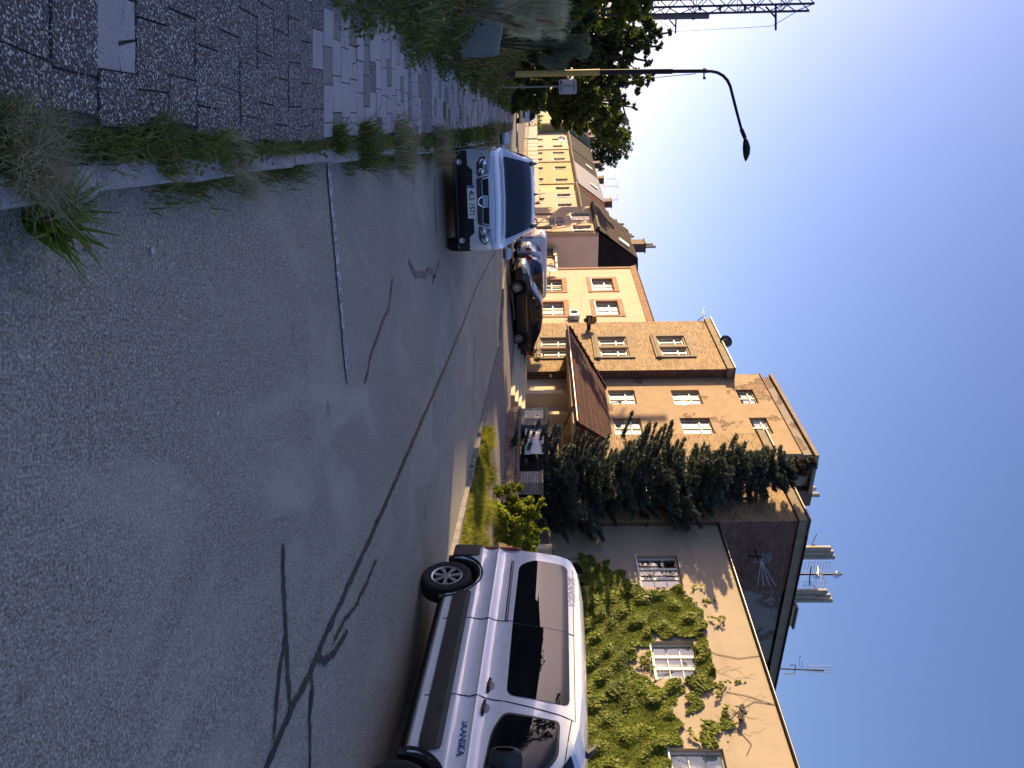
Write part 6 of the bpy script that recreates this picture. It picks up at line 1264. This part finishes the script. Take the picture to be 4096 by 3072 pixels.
for sd in (-1, 1):
    h = fpatch(C2, b2, 'headlight', rpoly([(sd*.42, .58), (sd*.73, .57), (sd*.74, .74), (sd*.46, .74)], .04), lens, .014); mb = MB(); q_ = rpoly([(sd*.42, .58), (sd*.73, .57), (sd*.74, .74), (sd*.46, .74)], .04); mb.tube([b2.F(u, v, .016) for u, v in q_+q_[:1]], .010, 5, False); mb.build('lamp_rim', chrome, h, smooth=True)
    rpatch('headlight', rpoly([(1.95, .58), (2.09, .58), (2.09, .72), (1.97, .73)], .03), lens, .012, 4, 4, C2, b2, sd); rpatch('side_reflector', rpoly([(1.62, .62), (1.84, .61), (1.84, .645), (1.62, .65)], .012), PM('amber_lens', (.4, .2, .05), .3, .1), .01, 4, 3, C2, b2, sd); rpatch('tail_light', rpoly([(-2.19, .66), (-1.95, .66), (-1.95, .86), (-2.19, .88)], .03), redlens, .01, 4, 4, C2, b2, sd); fpatch(C2, b2, 'tail_light', rpoly([(sd*.45, .66), (sd*.72, .66), (sd*.72, .86), (sd*.45, .86)], .03), redlens, .012, False)
fpatch(C2, b2, 'grille', rpoly([(-.3, .52), (.3, .52), (.34, .7), (-.34, .7)], .03), chrome, .012)
# cars farther along, rear to the road
def rearcar(label, Y, wr, paint, k=1.0):
    s_, _ = SP(2100, Y, wr); c = W(s_, wr+2.0); o, b = car('parked_car', label, heading((c.x, c.y), (MV.x, MV.y)), paint,
        [(-1.95, .98), (-1.86, 1.16), (-1.6, 1.40), (-1.2, 1.47), (-.2, 1.49), (.2, 1.42), (.95, 1.02), (1.1, .97), (1.7, .86), (1.9, .76)], [(-1.95, .78), (-1.3, .86), (1.1, .86), (1.9, .74)], [(-1.95, .9), (-1, .96), (.9, .94), (1.9, .78)], .24, [(-1.2, .3, .35), (1.2, .3, .35)],
        [[(-1.6, 1.05), (-1.0, 1.0), (-1.0, 1.36), (-1.35, 1.33)], [(-.95, 1.0), (-.1, .99), (-.1, 1.39), (-.95, 1.38)], [(-.03, .99), (.72, .97), (.2, 1.32), (-.03, 1.38)]], .22, ((.98, .7), (.16, .58)), ((-1.9, .6), (-1.58, .52)), fb=(.16, 3.5), rb=(.12, 4))
    for sd in (-1, 1): fpatch(o, b, 'tail_light', rpoly([(sd*.52, .68), (sd*.74, .66), (sd*.74, .93), (sd*.6, .93)], .03), redlens, .012, False); rpatch('tail_light', rpoly([(-1.94, .68), (-1.78, .68), (-1.74, .93), (-1.93, .93)], .03), redlens, .01, 4, 4, o, b, sd)
    fpatch(o, b, 'number_plate', [(-.26, .62), (.26, .62), (.26, .73), (-.26, .73)], PM('plate', (.7, .68, .6), .4, .03), .014, False); fpatch(o, b, 'rear_bumper', rpoly([(-.76, .28), (.76, .28), (.76, .42), (-.76, .42)], .02), plast, .016, False); return o
rearcar('dark blue hatchback parked beyond the black saloon with its rear to the road', 1012, -5.2, paintmat('dark_blue_paint', (.015, .028, .05), .1, .22, .1))
rearcar('silver hatchback with red tail lamps next to the white delivery van', 980, -5.4, silver)
s_, _ = SP(2100, 930, -5.6); c = W(s_, -5.6+2.15)
C5, b5 = car('delivery_van', 'white panel van parked crosswise at the far end of the car row', heading((c.x, c.y), (MV.x, MV.y)) @ Matrix.Scale(.86, 4), vpaint,
    [(-2.4, 1.9), (-2.2, 1.96), (1.0, 1.97), (1.3, 1.9), (1.9, 1.3), (2.0, 1.2), (2.4, 1.0)], [(-2.4, .88), (-2, .93), (1.8, .93), (2.4, .82)], [(-2.4, 1.15), (1.6, 1.15), (2.4, .95)], .28, [(-1.4, .32, .38), (1.6, .32, .38)], [[(1.0, 1.2), (1.75, 1.18), (1.35, 1.72), (1.0, 1.75)]], .1, ((1.95, .75), (1.25, .7)), None, rb=(.1, 6), rt=.12)
for sd in (-1, 1): fpatch(C5, b5, 'tail_light', rpoly([(sd*.78, .75), (sd*.87, .75), (sd*.87, 1.2), (sd*.78, 1.2)], .02), redlens, .012, False)
mb = MB(); mb.box(-2.52, -2.42, -.88, .88, .42, .6); mb.build('rear_bumper', plast, C5, bevel=.02); mb = MB(); mb.box(-2.535, -2.5, -.3, -.1, 1.0, 1.05); mb.build('door_handle', plast, C5); fpatch(C5, b5, 'number_plate', [(-.26, .85), (.26, .85), (.26, .96), (-.26, .96)], m_oldframe, .014, False)
# silver car far down the street
p = G(2072, 462, -.3); p = AT(2110, 442, 60); C6, b6 = car('parked_car', 'distant silver car half hidden by weeds where the pavement ends', heading((p.x, p.y), (.40, -.92), z=Hroad(p.x, p.y)), silver,
    [(-2.0, 1.0), (-1.8, 1.3), (-1.2, 1.5), (-.2, 1.52), (.2, 1.44), (1.0, 1.06), (1.7, .92), (1.9, .8)], [(-2, .8), (-1, .88), (1.2, .88), (1.9, .76)], [(-2, .92), (1, .96), (1.9, .82)], .24, [(-1.2, .31, .36), (1.25, .31, .36)],
    [[(-1.5, 1.04), (-.2, 1.02), (-.2, 1.4), (-1.2, 1.38)], [(-.12, 1.02), (.8, 1.0), (.22, 1.36), (-.12, 1.4)]], .22, ((1.04, .72), (.16, .58)), ((-1.95, .6), (-1.4, .52)))
mirrors(C6, b6, .75, 1.0, silver)
for sd in (-1, 1): fpatch(C6, b6, 'headlight', rpoly([(sd*.45, .62), (sd*.74, .64), (sd*.73, .78), (sd*.48, .75)], .03), lens, .012)
fpatch(C6, b6, 'grille', rpoly([(-.4, .55), (.4, .55), (.42, .72), (-.42, .72)], .03), plast, .012); fpatch(C6, b6, 'number_plate', [(-.26, .42), (.26, .42), (.26, .53), (-.26, .53)], m_white_p, .014)
# ------------------------------------------------------------------ camera, sky and sun
cam = bpy.data.cameras.new('camera'); co = link(bpy.data.objects.new('camera', cam)); cam.sensor_width = 36; cam.sensor_fit = 'HORIZONTAL'; cam.lens = 36*(FPX/4)/1024; cam.clip_end = 2000; cam.clip_start = .05
Z = -FW; Y_ = -RTV; X_ = UPV
co.matrix_world = Matrix(((X_.x, Y_.x, Z.x, 0), (X_.y, Y_.y, Z.y, 0), (X_.z, Y_.z, Z.z, CAMZ), (0, 0, 0, 1))); SC.camera = co
EL = math.radians(10.5); AZ = math.radians(150.5); sd_ = Vector((math.cos(AZ)*math.cos(EL), math.sin(AZ)*math.cos(EL), math.sin(EL)))
w = bpy.data.worlds.new('World'); SC.world = w; w.use_nodes = True; t = w.node_tree; bg = t.nodes['Background']
sk = t.nodes.new('ShaderNodeTexSky'); sk.sky_type = 'NISHITA'; sk.sun_disc = False; sk.sun_elevation = EL; sk.sun_rotation = math.atan2(sd_.x, sd_.y); sk.air_density = 1.0; sk.dust_density = 2.3; sk.ozone_density = 4.2; sk.altitude = 200
mx = t.nodes.new('ShaderNodeMix'); mx.data_type = 'RGBA'; mx.blend_type = 'MULTIPLY'; mx.inputs[0].default_value = 1; mx.inputs[7].default_value = (1.05, .80, .85, 1); t.links.new(sk.outputs[0], mx.inputs[6]); t.links.new(mx.outputs[2], bg.inputs[0]); bg.inputs[1].default_value = .115
sl = bpy.data.lights.new('sun', 'SUN'); sl.energy = 3.9; sl.angle = math.radians(.5); sl.color = (1, .73, .40); so = link(bpy.data.objects.new('sun', sl)); so.rotation_euler = sd_.to_track_quat('Z', 'Y').to_euler()
so.location = (-30, 20, 20)
vs = SC.view_settings; SC.display_settings.display_device = 'sRGB'; vs.view_transform = 'Standard'; vs.look = 'None'; vs.gamma = 1; vs.use_curve_mapping = False; vs.exposure = 1.55
SC.cycles.max_bounces = 8; SC.cycles.transparent_max_bounces = 12; SC.cycles.use_denoising = True; SC.cycles.caustics_reflective = False; SC.cycles.caustics_refractive = False; SC.cycles.sample_clamp_indirect = 6
bpy.context.view_layer.update()
